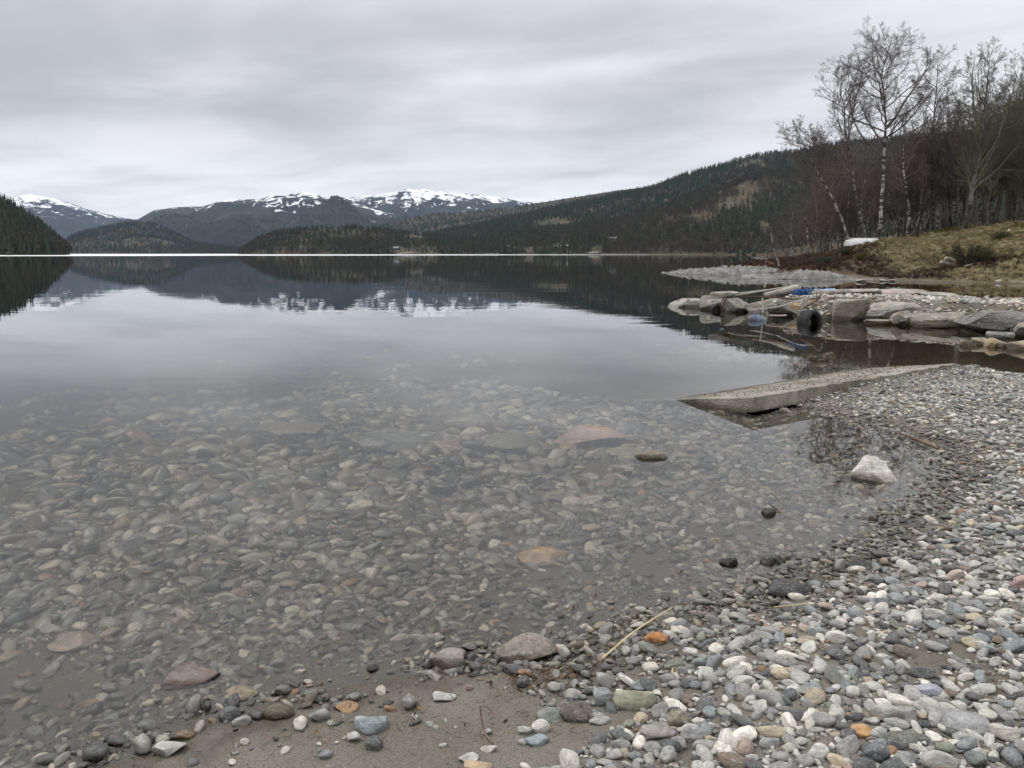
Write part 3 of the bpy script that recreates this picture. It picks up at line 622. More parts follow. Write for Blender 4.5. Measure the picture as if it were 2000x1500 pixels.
def stones_on(seed, n, xr, yr, dist, want_land, smin, smed, smax, tight, sand_keep, patch, weights, tint, vmin, ysel=None):
    r = np.random.default_rng(seed); x = r.uniform(*xr, n); y = dist(r, n)
    s = sdist(x, y, SHORE); ok = (s > -.14) if want_land else (s <= -.0)
    u, v, dep = proj(np.stack([x, y, np.zeros(n)], -1)); ok &= (u > -260) & (u < 2300) & (v > vmin) & (v < 1750) & (y > 1.2)
    x, y, s = x[ok], y[ok], s[ok]; n = len(x); h = ground_h(x, y)
    det = SU[0] * SV[1] - SU[1] * SV[0]; a = ((x - SP[0]) * SV[1] - (y - SP[1]) * SV[0]) / det; b = (SU[0] * (y - SP[1]) - SU[1] * (x - SP[0])) / det
    ok = ~((a > -.03) & (a < RL + .04) & (b > -.0) & (b < 5.05)); ok &= sdist(x, y, JETTY) < -.1
    sandy = np.max([sdist(x, y, p) for p in SANDS], axis=0); ok &= (sandy < 0) | (r.random(n) < sand_keep)
    pn = fbm2(x, y, 1.7, 3, 12) + r.normal(size=n) * .25; ok &= pn > patch + (0 if want_land else np.clip((y - 4.8 - .3 * x) / 8, 0, 1) * 1.6)
    x, y, s, h, sandy = x[ok], y[ok], s[ok], h[ok], sandy[ok]; n = len(x)
    grow = 1.0 if want_land else np.clip(.75 + .17 * (y - 2), .75, 1.9)
    rad = np.clip(smed * np.exp(r.normal(size=n) * (.6 if want_land else .72)) * grow, smin, smax) * .5
    if want_land: rad *= np.clip(1.15 - .07 * (y - 2), .62, 1.15); rad = np.where((s < .22) & (r.random(n) < .6), rad * .8, rad)
    if not want_land: rad = np.minimum(rad, .017 + np.maximum(-h, 0) * .5)
    k = scatter(r, occ, x, y, rad, tight); x, y, h, rad, sandy = x[k], y[k], h[k], rad[k], sandy[k]; n = len(x)
    idx = r.integers(0, len(PEBS), n); sz = np.stack([rad * r.uniform(.95, 1.3, n), rad * r.uniform(.85, 1.15, n), rad * r.uniform(.75, 1.25, n)], -1)
    z = h + PEB_H[idx] * sz[:, 2] * (r.uniform(.25, .85, n) if want_land else r.uniform(-.25, .4, n))
    if not want_land: z = np.minimum(z, .010 - .85 * PEB_H[idx] * sz[:, 2])
    rot = np.stack([r.normal(size=n) * .24, r.normal(size=n) * .24, r.uniform(0, 6.28, n)], -1)
    col = palette(r, n, weights) * np.array(tint)
    return np.stack([x, y, z], -1), rot, sz, idx, col
def publish(data, name, rest, top=300):
    P, rot, sz, idx, col = data; u, v, dep = proj(P); inside = (u > 0) & (u < 2000) & (v < 1500)
    area = np.where(inside, (sz[:, 0] * F / dep) ** 2, 0); o = np.argsort(-area)
    for i in o[:top]:
        q = obj(name, PEBS[idx[i]], ground, P[i]); q.rotation_euler = rot[i]; q.scale = sz[i]; q['col'] = [float(c) for c in col[i]]
    k = o[top:]; cloud_of(rest, ground, P[k], rot[k], sz[k], idx[k], col[k], PEBS)
WB = [.12, .25, .29, .15, .09, .03, .04, .010, .015, .03]; WU = [.12, .14, .22, .32, .08, .05, .07, .012, .02, .09]
beach = stones_on(1, 210000, (-2, 8), None, lambda r, n: 1.2 + 8.6 * r.random(n) ** 1.25, True, .008, .0195, .064, .80, .035, -1.02, WB, (1.03, 1.01, .97), 660)
publish(beach, 'pebble', 'beach_pebbles')
bed = stones_on(2, 220000, (-8, 5), None, lambda r, n: 1.6 + 15.5 * r.random(n) ** 1.35, False, .012, .034, .26, .80, .12, -.62, WU, (1.06, 1.02, .93), 590)
publish(bed, 'lakebed_stone', 'lakebed_stones')
# coarse pale gravel on top of the jetty
r = np.random.default_rng(5); n = 26000; x = r.uniform(4, 15, n); y = r.uniform(10, 20.5, n); j = sdist(x, y, JETTY); ok = j > .38; x, y = x[ok], y[ok]
u, v, dep = proj(np.stack([x, y, np.full(len(x), .4)], -1)); ok = u < 2250; x, y = x[ok], y[ok]; n = len(x)
rad = np.clip(.055 * np.exp(r.normal(size=n) * .45), .025, .13) * .5; z = ground_h(x, y) + rad * .3
cloud_of('jetty_gravel', ground, np.stack([x, y, z], -1), np.stack([r.normal(size=n) * .3, r.normal(size=n) * .3, r.uniform(0, 6.28, n)], -1), np.stack([rad * 1.15, rad, rad * 1.1], -1), r.integers(0, 18, n),
         palette(r, n, [.3, .34, .16, .03, .04, .02, .09, .01, .06, .02]) * np.array([1.0, .97, .9]), PEBS)

# ------------------------------------------------------------------ the stone jetty: each boulder a thing
def boulder(label, bx, c, cuts=9, sq=.85, seed=0, dk=.85, zb=0.0, n1=.05, hi=.82, lo=.42, tilt=0.0, nm='boulder'):
    x0, y0, x1, y1 = bx; ex = (x1 - x0) * .05; x0 -= ex; x1 += ex; px = (x0 + x1) / 2; X, Y = G(px, y1, zb); dep = proj(np.array([X, Y, zb]))[2]; ppm = F / dep
    wd = (x1 - x0) / ppm; hh = (y1 - y0) / ppm * .97; dpt = wd * dk
    V, Fc = rock_geo(7000 + seed, (wd, dpt, hh * 1.3), cuts, .99, lo, hi, n1, .022, 5 if nm == 'boulder' and zb < .1 else 4, sq)
    ln = math.hypot(X, Y); X, Y = X + X / ln * dpt * .42, Y + Y / ln * dpt * .42
    o = obj(nm, mesh(nm, V, Fc, M_BOUL, False), None, (X, Y, zb + hh - hh * .65)); o.rotation_euler = (0, tilt, -math.atan2(X, Y)); o['col'] = list(c)
    return tag(o, label, 'boulder')
GB = (.24, .225, .195); TB = (.22, .195, .155); DB = (.18, .177, .165); LB = (.35, .33, .29)
BOULD = [('flat pale block at the outer tip of the stone jetty', (1306, 583, 1371, 601), LB, 3, .4, .6, 0), ('squarish grey boulder next to the pale tip block', (1369, 577, 1414, 606), GB, 5, .45, .9, 0),
 ('grey boulder third from the jetty tip', (1410, 580, 1465, 611), GB, 5, .5, .9, 0), ('large dark undercut boulder with pale top edge', (1458, 581, 1546, 613), (.19, .175, .145), 9, .8, .7, 0),
 ('low grey boulder behind the floating fender', (1500, 592, 1562, 618), (.20, .185, .16), 9, .8, .6, 0), ('leaning orange brown stone left of the tyre', (1538, 588, 1576, 618), (.34, .24, .13), 6, .9, .5, .5),
 ('pale cracked boulder just right of the tyre', (1596, 579, 1634, 617), (.38, .345, .29), 9, .7, 1.0, 0), ('square cut block with straight sides in the jetty', (1629, 583, 1691, 627), (.29, .265, .21), 4, .36, .8, 0),
 ('pale slanting boulder right of the square block', (1686, 590, 1790, 627), LB, 8, .75, .7, -.08), ('small rounded boulder below the pale slanting one', (1742, 607, 1792, 637), (.31, .28, .24), 6, .9, .9, 0),
 ('low tan boulder with a dark underside', (1786, 606, 1878, 642), TB, 8, .75, .8, .05), ('big bluish grey boulder at the right end of the jetty', (1866, 606, 1994, 650), DB, 8, .62, .7, .04),
 ('brown boulder at the right frame edge of the jetty', (1985, 628, 2050, 662), TB, 8, .8, .9, 0)]
for i, (lab, bx, c, cu, sq, dk, ti) in enumerate(BOULD): boulder(lab, bx, c, cu, sq, i * 13 + 4, dk, -.01, tilt=ti)
BACK = [('long thin flat stone on top of the jetty near its tip', (1388, 569, 1440, 581), LB, .45), ('wide pale slab along the back of the jetty', (1612, 563, 1718, 580), LB, .42), ('pinkish flat slab on the back of the jetty', (1700, 565, 1802, 581), (.37, .31, .27), .42),
 ('low whale backed grey slab behind the jetty gravel', (1798, 571, 1872, 586), (.34, .32, .285), .4), ('pale round topped slab at the right behind the gravel', (1966, 580, 2020, 592), LB, .38), ('small flat stone at the middle of the jetty back', (1560, 566, 1625, 578), (.36, .33, .29), .44)]
for i, (lab, bx, c, zb) in enumerate(BACK):
    boulder(lab, bx, c, 7, .7, 300 + i * 11, .55, zb - .02)
SMALL = [('rounded grey brown stone in the water at the cove', (1876, 664, 1897, 676), (.32, .27, .2)), ('pale tan stone on a low pile in the cove', (1897, 659, 1926, 674), (.44, .37, .27)), ('orange tan cube shaped stone in the cove', (1924, 660, 1952, 678), (.44, .32, .18)),
 ('flat tan stone right of the orange cube stone', (1948, 666, 1966, 679), (.33, .28, .2)), ('pale rounded stone at right frame edge of the cove', (1968, 664, 2020, 684), (.42, .36, .27)), ('dark grey flat stone behind the orange cube stone', (1930, 648, 1976, 662), (.24, .24, .24)),
 ('sunken pale stone left in front of the square block', (1690, 625, 1745, 634), (.3, .27, .2)), ('tan stone behind the tip of the pebble beach', (1888, 717, 1922, 730), (.38, .29, .17)), ('rounded white stone on the far edge of the beach', (1930, 731, 1960, 745), (.5, .48, .43))]
for i, (lab, bx, c) in enumerate(SMALL): tag(boulder(lab, bx, c, 5, .95, 600 + i * 9, .8, 0 if i < 7 else .03, nm='stone'), None, 'stone')

# things left on the jetty
M_RUB = simple_mat('tyre_rubber', (.012, .012, .013), (.03, .03, .031), 12, .55, .003); M_ROPEB = simple_mat('blue_rope', (.035, .10, .27), (.07, .19, .40), 30, .6, .002)
M_ROPEW = simple_mat('pale_rope', (.42, .40, .36), (.58, .56, .52), 40, .8); M_RUST = simple_mat('rusty_chain', (.06, .03, .018), (.13, .06, .03), 30, .8)
M_GREYW = simple_mat('grey_driftwood', (.24, .22, .19), (.40, .37, .33), 4, .85, .006, (1, 1, .15)); M_BROWNW = simple_mat('brown_wood', (.10, .065, .045), (.19, .13, .09), 5, .85, .006, (1, 1, .2))
M_FEND = simple_mat('grey_plastic', (.13, .15, .19), (.22, .25, .29), 8, .35); M_STRAW = simple_mat('dry_straw', (.46, .36, .19), (.6, .5, .3), 20, .7); M_TARP = simple_mat('blue_tarp', (.10, .22, .42), (.30, .42, .55), 5, .5)
def tyre(loc, R0, wd, rz, label, tilt=0.0):
    o = thing('tyre', loc, label, 'tyre'); o.rotation_euler = (tilt, 0, rz); k = 64; an = np.arange(k) * 2 * math.pi / k
    def lathe(prof):
        p = np.array(prof); V = np.stack([p[None, :, 0] * np.cos(an)[:, None], np.broadcast_to(p[None, :, 1], (k, len(p))), p[None, :, 0] * np.sin(an)[:, None]], -1)
        a = np.arange(k * len(p)).reshape(k, -1); b = np.roll(a, -1, 0); return V.reshape(-1, 3), np.stack([a[:, :-1], a[:, 1:], b[:, 1:], b[:, :-1]], -1).reshape(-1, 4)
    h = wd / 2; tr = [(R0 * .93, -h)]
    for g in range(5):
        ya = -h * .86 + g * h * .37; tr += [(R0 * .985, ya), (R0, ya + .02 * h), (R0, ya + .24 * h), (R0 * .97, ya + .26 * h), (R0 * .97, ya + .33 * h)]
    tr += [(R0 * .93, h)]; obj('tread', mesh('tread', *lathe(tr), M_RUB), o)
    for s in (-1, 1):
        obj('sidewall', mesh('sidewall', *lathe([(R0 * .93, s * h), (R0 * .85, s * h * 1.08), (R0 * .72, s * h * 1.05), (R0 * .62, s * h * .8), (R0 * .60, s * h * .62), (R0 * .64, s * h * .6), (R0 * .8, s * h * .85)]), M_RUB), o)
    return o
X, Y = G(1582, 631); tyre((X, Y, -.02), .29, .24, .62, 'black car tyre half sunk against the jetty stones', -.12)
X, Y = G(1398, 607); tyre((X, Y, .01), .13, .10, .25, 'small black tyre at the waterline near the jetty tip')
def strand(name, pts, rad, m, label, cat, k=6):
    V, Fc = tube(pts, rad, k); c = V.mean(0); c[2] = V[:, 2].min(); o = obj(name, mesh(name, V - c, Fc, m), None, c); return tag(o, label, cat)
pd = lambda q, Yv: [D(a, b, Yv if np.isscalar(Yv) else Yv[i]) for i, (a, b) in enumerate(q)]
strand('pole', pd([(1425, 579), (1480, 570), (1551, 558)], [17.9, 17.6, 17.2]), [.018, .02, .02], M_GREYW, 'long thin grey pole lying raised over the jetty top', 'pole', 10)
strand('beam', pd([(1492, 577), (1560, 562)], [17.1, 16.9]), [.05, .085], M_GREYW, 'thick pale wooden beam under the blue net', 'beam', 8)
strand('board', pd([(1430, 574), (1500, 567)], [18.2, 18.1]), [.02, .03], M_GREYW, 'short flat board behind the thin pole', 'board', 6)
strand('chain', pd([(1420, 582), (1460, 579), (1510, 581), (1550, 584), (1592, 583)], [17.4, 17.2, 16.6, 16.3, 16.2]), .016, M_RUST, 'rusty brown chain lying along the jetty top', 'chain')
strand('rope', pd([(1424, 578), (1415, 590), (1412, 602), (1409, 610)], 17.9), .013, M_RUST, 'brown rope hanging down beside the third boulder', 'rope')
strand('rope', pd([(1489, 582), (1489.5, 596), (1490, 612)], 16.6), .014, M_ROPEW, 'straight white rope hanging down to the fender', 'rope')
strand('rope', pd([(1467, 605), (1490, 603), (1520, 599), (1545, 592), (1562, 586), (1590, 581)], [16.3, 16.3, 16.1, 15.9, 15.8, 16.0]), .012, M_ROPEW, 'pale rope running from the fender up over the stones', 'rope')
strand('driftwood_branch', pd([(1570, 601), (1582, 594), (1592, 588), (1598, 581), (1606, 573)], [15.6, 15.6, 15.7, 15.8, 15.9]), [.02, .026, .03, .03, .014], M_BROWNW, 'crooked driftwood branch standing above the tyre', 'branch', 8)
strand('stick', pd([(1595, 590), (1595, 569)], 15.7), [.012, .007], M_BROWNW, 'thin upright stick beside the crooked driftwood branch', 'stick')
strand('strip', pd([(1504, 616), (1520, 616.5), (1536, 616)], 16.2), .018, simple_mat('pale_pink_wood', (.5, .36, .32), (.62, .5, .46), 10, .7), 'pale pink wooden strip floating by the low boulder', 'strip')
p = D(1481, 606, 16.3); fd = thing('boat_fender', (p[0], p[1], .02), 'grey torpedo shaped fender floating with blue rope around it', 'fender'); fd.rotation_euler = (0, .12, .2)
obj('body', mesh('body', *tube([(-.19, 0, .02), (-.12, 0, .01), (0, 0, 0), (.12, 0, -.01), (.19, 0, -.01)], [.03, .075, .095, .085, .05], 18), M_FEND), fd)
for xx in (-.10, .02): obj('rope_band', mesh('rope_band', *tube([(xx + .003 * math.sin(a), .098 * math.cos(a), .098 * math.sin(a)) for a in np.linspace(0, 6.3, 12)], .008, 6, 2), M_ROPEB), fd)
def tangle(name, c, sz, n, m, label, cat, seed, rad=.008):
    r = np.random.default_rng(seed); P = np.cumsum(r.normal(size=(n, 9, 3)) * .35, 1); P = P / np.abs(P).max() * np.array(sz); P[..., 2] = np.abs(P[..., 2]) * .8
    V, Fc = sweep(P, np.full(P.shape[:2], rad), 5); return tag(obj(name, mesh(name, V, Fc, m), None, c), label, cat)
p = D(1566, 576, 16.8); tangle('fishing_net', p, (.24, .2, .22), 46, M_ROPEB, 'crumpled bright blue net at the end of the beam', 'net', 3, .011)
p = D(1752, 567, 18.6); tangle('rope_heap', p, (.24, .15, .16), 26, simple_mat('green_rope', (.1, .17, .16), (.25, .32, .32), 20, .7), 'small grey green rope heap on the pinkish slab', 'rope', 8, .012)
def tarp(c, w, d, seed, label):
    n = 22; u, v = np.meshgrid(np.linspace(-.5, .5, n), np.linspace(-.5, .5, n), indexing='ij'); z = fbm2(u, v, 4, 3, seed) * .035 + .03
    V = np.stack([u * w * (1 + .2 * fbm2(v, u, 3, 2, seed)), v * d, z], -1).reshape(-1, 3); V2 = V.copy(); V2[:, 2] -= .004; m = n * n; f = grid_faces(n, n)
    return tag(obj('tarpaulin', mesh('tarpaulin', np.concatenate([V, V2]), [np.concatenate([f, f[:, ::-1] + m])], M_TARP), None, c), label, 'tarpaulin')
tarp(D(1403, 579, 18.6), .34, .3, 4, 'faded blue tarpaulin scrap on the squarish boulder'); tarp(D(1606, 568.5, 18.4), .6, .3, 9, 'flat blue tarpaulin strip behind the blue net')

# ------------------------------------------------------------------ headland: bedrock, heath and dead grass
HEAD = [(12.0, 57), (12.9, 53), (14.2, 46.5), (14.9, 43.2), (16.6, 41.6), (18.5, 40.5), (21, 38.2), (23.7, 35.8), (30, 31), (60, 22), (400, -40), (400, 420), (80, 260), (46, 130), (33, 88), (25, 70), (18.5, 61.5)]
def head_h(x, y):
    x, y = np.asarray(x, float), np.asarray(y, float)
    s = sdist(x, y, HEAD) + fbm2(x, y, .35, 3, 4) * .35
    k = np.clip(.62 + .022 * (x - 18), .5, 1.25); d = np.maximum(s, 0)
    h = 3.55 * k * (1 - np.exp(-(d / 9.5) ** 1.35)) + np.minimum(.010 * d, 1.5)
    h = h + fbm2(x, y, .28, 4, 14) * .45 * np.clip(d / 6, 0, 1) + fbm2(x, y, 1.3, 3, 24) * .07 * np.clip(d / 1.5, .1, 1)
    return np.where(s > 0, h, s * .35)
def head_mat():
    m, t = new_mat('heath_and_grass')
    pos = t.add('ShaderNodeNewGeometry').outputs['Position']; sp = t.add('ShaderNodeSeparateXYZ', {0: pos})
    n1 = t.noise(pos, .35, 4, .6); n2 = t.noise(pos, 3.5, 5, .7); n3 = t.noise(pos, .9, 3)
    c = t.mix(t.rng(n2, .35, .65), (.11, .085, .045), (.20, .165, .09))
    c = t.mix(t.rng(n1, .5, .62, 0, .8), c, (.075, .048, .03)); c = t.mix(t.rng(n3, .56, .68, 0, .7), c, (.095, .095, .03))
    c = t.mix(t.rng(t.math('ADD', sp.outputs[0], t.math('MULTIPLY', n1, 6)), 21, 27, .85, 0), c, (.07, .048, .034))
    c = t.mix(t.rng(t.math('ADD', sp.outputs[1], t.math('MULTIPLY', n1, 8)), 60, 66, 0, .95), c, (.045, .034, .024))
    z = t.math('ADD', sp.outputs[2], t.math('MULTIPLY', t.math('SUBTRACT', n3, .5), .5)); edge = t.rng(z, .12, .28, 1, 0)
    rock = t.mix(t.rng(n2, .35, .65), (.19, .18, .165), (.36, .345, .315))
    left = t.rng(sp.outputs[0], 17.5, 19.5, 1, .12)
    c = t.mix(t.math('MULTIPLY', edge, left), c, rock); c, r = wet_nodes(t, c, .95, .01, .07)
    finish(t, c, r, t.bump(n2, .8, .06), .15); return m
hx = spread(11, 40, .22, 9, 380, 1.12); hy = spread(33, 66, .22, 4, 400, 1.12); HX, HYY = np.meshgrid(hx, hy, indexing='ij')
headland = obj('headland', mesh('headland', np.stack([HX, HYY, head_h(HX, HYY)], -1).reshape(-1, 3), grid_faces(len(hx), len(hy)), head_mat())); tag(headland, kind='structure')
# the bare point of bedrock: tilted ledges
def outcrop(poly_c, L, Wd, Ht, rz, seed, label):
    n, m = 150, 60; u, v = np.meshgrid(np.linspace(-1, 1, n), np.linspace(-1, 1, m), indexing='ij'); x, y = u * L / 2, v * Wd / 2
    led = x * .8 + y * 1.6 + fbm2(x, y, .7, 3, seed) * .8; step = (led - np.floor(led)) ** 1.6
    e = np.clip(1 - (u ** 2 + v ** 2 * (1 + .5 * u)), 0, 1) ** .6
    z = e * Ht * (.62 + .38 * u) + e ** .3 * (step * .24 + np.abs(fbm2(x, y, 1.6, 4, seed + 3)) * .2) - .22
    return tag(obj('bedrock', mesh('bedrock', np.stack([x, y, z], -1).reshape(-1, 3), grid_faces(n, m), M_BEDR), None, poly_c), label, 'bedrock').rotation_euler.__setitem__(2, rz)
mm, t = new_mat('bedrock_stone'); v = t.add('ShaderNodeTexCoord').outputs['Object']; n1 = t.noise(t.vscale(v, (1, 2.5, 1)), 1.6, 5, .65, .6); n2 = t.noise(v, 7, 5, .7)
c = t.mix(t.rng(n1, .3, .7), (.11, .106, .10), (.30, .29, .27)); c = t.mix(t.rng(n2, .54, .66, 0, .8), c, (.05, .047, .043)); c, r_ = wet_nodes(t, c, .85, .0, .06); finish(t, c, r_, t.bump(t.math('ADD', n1, n2), .9, .08), .25); M_BEDR = mm
outcrop((14.6, 52.6, .02), 12.5, 4.6, .75, 2.05 - math.pi, 5, 'long bare grey bedrock point running out into the lake')
outcrop((16.1, 43.6, .05), 5.2, 2.6, .55, -.45, 9, 'cracked grey bedrock ledge below the heather bank')

# ------------------------------------------------------------------ plants on the headland
M_GRASS = attr_mat('dry_grass', .9, .3, 4.0)
def tuft(seed, n=16, spread_=.5, w=.02, bend=.5, up=1.0):
    r = np.random.default_rng(seed); a = r.uniform(0, 6.28, n); L = r.uniform(.5, 1, n) * up; b = r.uniform(.1, bend, n); base = r.normal(size=(n, 3)) * np.array([.12, .12, 0])
    d = np.stack([np.cos(a), np.sin(a), np.zeros(n)], -1); side = np.stack([-np.sin(a), np.cos(a), np.zeros(n)], -1) * w; Z = np.array([0, 0, 1.])
    p0 = base - Z * .05; p1 = base + d * (b * L * .35)[:, None] + Z * (L * .55)[:, None]; p2 = base + d * (b * L * 1.1)[:, None] + Z * (L * (1 - .45 * b))[:, None]
    V = np.stack([p0 - side, p0 + side, p1 + side * .8, p1 - side * .8, p2], 1).reshape(-1, 3); k = np.arange(n)[:, None] * 5
    return mesh('tuft', V, [np.concatenate([k, k + 1, k + 2, k + 3], 1), np.concatenate([k + 3, k + 2, k + 4], 1)], M_GRASS, False)
TUFTS = [tuft(i, 18, bend=1.3) for i in range(4)] + [tuft(i + 40, 34, w=.012, bend=.75) for i in range(3)]
r = np.random.default_rng(77); n = 60000; x = r.uniform(12, 62, n); y = r.uniform(31, 78, n); h = head_h(x, y); u, v, dep = proj(np.stack([x, y, h], -1))
ok = (sdist(x, y, HEAD) > .5) & (h > .05) & (u < 2250); ok &= ~((x < 19.5) & (h < .42)); x, y, h = x[ok], y[ok], h[ok]; n = len(x)
zone = fbm2(x, y, .22, 3, 6); heath = ((25 - x) / 6 + zone * 1.3 + r.normal(size=n) * .2 > .35) | (zone + r.normal(size=n) * .15 > .55)
c = np.where(heath[:, None], np.array([.085, .055, .04]), np.array([.29, .24, .135])) * r.uniform(.6, 1.35, (n, 1)); moss = (~heath) & (fbm2(x, y, .5, 3, 31) > .3); c[moss] = np.array([.17, .16, .055]) * r.uniform(.6, 1.2, (moss.sum(), 1))
hh = np.where(heath, r.uniform(.16, .36, n), r.uniform(.10, .30, n)); ws = hh * r.uniform(1.0, 1.8, n)
cloud_of('heath_and_grass', headland, np.stack([x, y, h], -1), np.stack([r.normal(size=n) * .15, r.normal(size=n) * .15, r.uniform(0, 6.28, n)], -1), np.stack([ws, ws, hh], -1), np.where(heath, r.integers(4, 7, n), r.integers(0, 4, n)), c, TUFTS)
def head_px(px, py):                        # where a photo pixel meets the headland
    Y = np.linspace(33, 110, 1600); P = D(px, py, Y); d = P[:, 2] - head_h(P[:, 0], P[:, 1]); k = np.argmax(d < 0) if (d < 0).any() else int(np.argmin(np.abs(d)))
    return np.array([P[k, 0], P[k, 1], float(head_h(P[k:k+1, 0], P[k:k+1, 1])[0])])
# evergreen shrubs
def shrub(px, py, w, h, cols, label, seed, name='juniper_bush', m=2600):
    p = head_px(px, py); r = np.random.default_rng(seed); o = thing(name, p, label, 'bush')
    nb = 26; a = r.uniform(0, 6.28, nb); q = r.uniform(.3, 1, nb); tip = np.stack([np.cos(a) * w / 2 * q, np.sin(a) * w / 2 * q, h * r.uniform(.55, 1.0, nb) * (1.1 - .5 * q)], -1)
    P = np.linspace(0, 1, 5)[None, :, None] * tip[:, None] * np.array([1, 1, 1]); P[:, :, 2] *= np.linspace(.6, 1, 5)
    obj('stems', mesh('stems', *sweep(P, np.linspace(.02, .006, 5)[None].repeat(nb, 0), 4), M_BROWNW), o)
    b = r.integers(0, nb, m); f = r.uniform(.25, 1.05, m)[:, None]; c = tip[b] * f + r.normal(size=(m, 3)) * .07; d = r.normal(size=(m, 3)) + tip[b] / np.linalg.norm(tip[b], axis=1, keepdims=True) * 1.2 + np.array([0, 0, .5]); d /= np.linalg.norm(d, axis=1, keepdims=True)
    s = np.cross(d, r.normal(size=(m, 3))); s /= np.linalg.norm(s, axis=1, keepdims=True); L = r.uniform(.05, .13, (m, 1))
    V = np.stack([c - s * .012, c + s * .012, c + d * L], 1).reshape(-1, 3); V[:, 2] = np.maximum(V[:, 2], -.02)
    lf = obj('foliage', mesh('foliage', V, np.arange(m * 3).reshape(-1, 3), simple_mat('needles', cols[0], cols[1], 3, .8), False), o)
shrub(1888, 516, 2.6, 1.25, ((.018, .024, .012), (.05, .055, .024)), 'large dark green juniper in the hollow of the bank', 1, m=5200)
shrub(1925, 512, 1.7, .8, ((.05, .055, .022), (.09, .09, .035)), 'olive green low bush right of the dark juniper', 2)
shrub(1655, 500, 1.1, .6, ((.03, .035, .014), (.07, .068, .025)), 'small olive juniper bush on the heather bank', 3)
shrub(1684, 508, .75, .45, ((.07, .065, .015), (.14, .12, .03)), 'small mustard yellow bush right of the olive juniper', 4, m=1600)
shrub(1610, 515, 1.6, .35, ((.03, .04, .022), (.05, .06, .03)), 'low spreading green shrub mat on the heather', 5)
shrub(1955, 470, 1.3, .6, ((.035, .042, .018), (.07, .075, .03)), 'green bush near the top of the bank by the white stick', 6, m=2000)
# timber heap and other finds on the bank
def log(px0, px1, rad, m, label, lift=.1, name='log', k=9):
    a, b = head_px(*px0), head_px(*px1); Y = (a[1] + b[1]) / 2 ; A, B = D(*px0, Y - .3), D(*px1, Y + .3)
    return strand(name, [A, A * .5 + B * .5 + np.array([0, 0, .02]), B], [rad, rad * 1.05, rad * .85], m, label, 'log', k)
log((1842, 512), (1882, 524), .13, M_BROWNW, 'dark brown log pointing down in the timber heap'); log((1848, 505), (1876, 516), .12, M_GREYW, 'pale ended log on top of the timber heap')
log((1838, 512), (1890, 528), .09, M_GREYW, 'long pale split log in front of the timber heap'); log((1885, 520), (1921, 514), .06, M_GREYW, 'thin pale pole sticking out right of the heap')
log((1815, 525), (1858, 526), .10, M_BROWNW, 'black charred log lying left under the heap'); log((1884, 538), (1906, 537), .11, M_BROWNW, 'short dark log end near the bank foot')
log((1958, 464), (1971, 449), .05, M_WHITE, 'white stick leaning near the top of the bank', name='stick'); log((1916, 439), (1934, 436), .13, M_BROWNW, 'dark stump lying on the top of the bank', name='stump')
log((1760, 536), (1795, 522), .025, M_GREYW, 'thin dead branch on the grass below the bank', name='branch', k=6)
for i, (bx, lab, c) in enumerate([((1942, 545, 1960, 553), 'white stone at the foot of the bank on the right', (.6, .59, .56)), ((1984, 541, 1996, 548), 'small white stone at the right end of the bank foot', (.55, .54, .5)),
        ((1672, 545, 1692, 551), 'pale stone where the bedrock ledge ends', (.42, .41, .38)), ((1717, 545, 1732, 550), 'low pale stone in the water below the grass', (.42, .41, .38)), ((1736, 546, 1748, 550), 'smallest pale stone in the row below the grass', (.42, .4, .37)),
        ((1775, 545, 1800, 549), 'long pale flat stone below the grass bank', (.36, .33, .28))]): tag(boulder(lab, bx, c, 6, .9, 900 + i, .8, 0.0, nm='stone'), None, 'stone')
# white boat turned over under the birches
yy = np.linspace(40, 62, 300); xx_ = (1674 - 1000) / F * yy * 1.005; hz_ = head_h(xx_, yy); k = int(np.argmax((hz_ - H) / yy)); p = np.array([xx_[k], yy[k], hz_[k]])
bt = thing('rowing_boat', (p[0], p[1] + .5, p[2] - .12), 'white boat lying upside down under the birches', 'boat', None, .25); bt.scale = (.8, .8, .8)
u, v = np.meshgrid(np.linspace(-1, 1, 40), np.linspace(-1, 1, 21), indexing='ij'); wv = .72 * np.sqrt(np.clip(1 - np.clip(-u, 0, 1) ** 2.6, 0, 1)) * np.where(u > 0, 1 - .12 * u, 1)
hv = .62 * (1 - .25 * np.clip(-u, 0, 1) ** 2); V = np.stack([u * 1.55, v * wv, hv * (1 - np.abs(v) ** 2.4) ** .8], -1).reshape(-1, 3)
obj('hull', mesh('hull', V, grid_faces(40, 21), M_WHITE), bt)
tv = np.stack([np.full(21, 1.55), v[-1] * wv[-1], hv[-1] * (1 - np.abs(v[-1]) ** 2.4) ** .8], -1); obj('transom', mesh('transom', tv + np.array([.004, 0, 0]), [np.arange(21)[None]], M_WHITE, False), bt)
obj('keel', mesh('keel', *box((.1, 0, .63), (2.6, .05, .07)), M_WHITE, False), bt)
for s in (-1, 1): obj('gunwale', mesh('gunwale', *tube(np.stack([u[::6, 0] * 1.55, s * wv[::6, 0] * 1.01, np.full(7, .02)], -1), .03, 6), M_GREYW), bt)

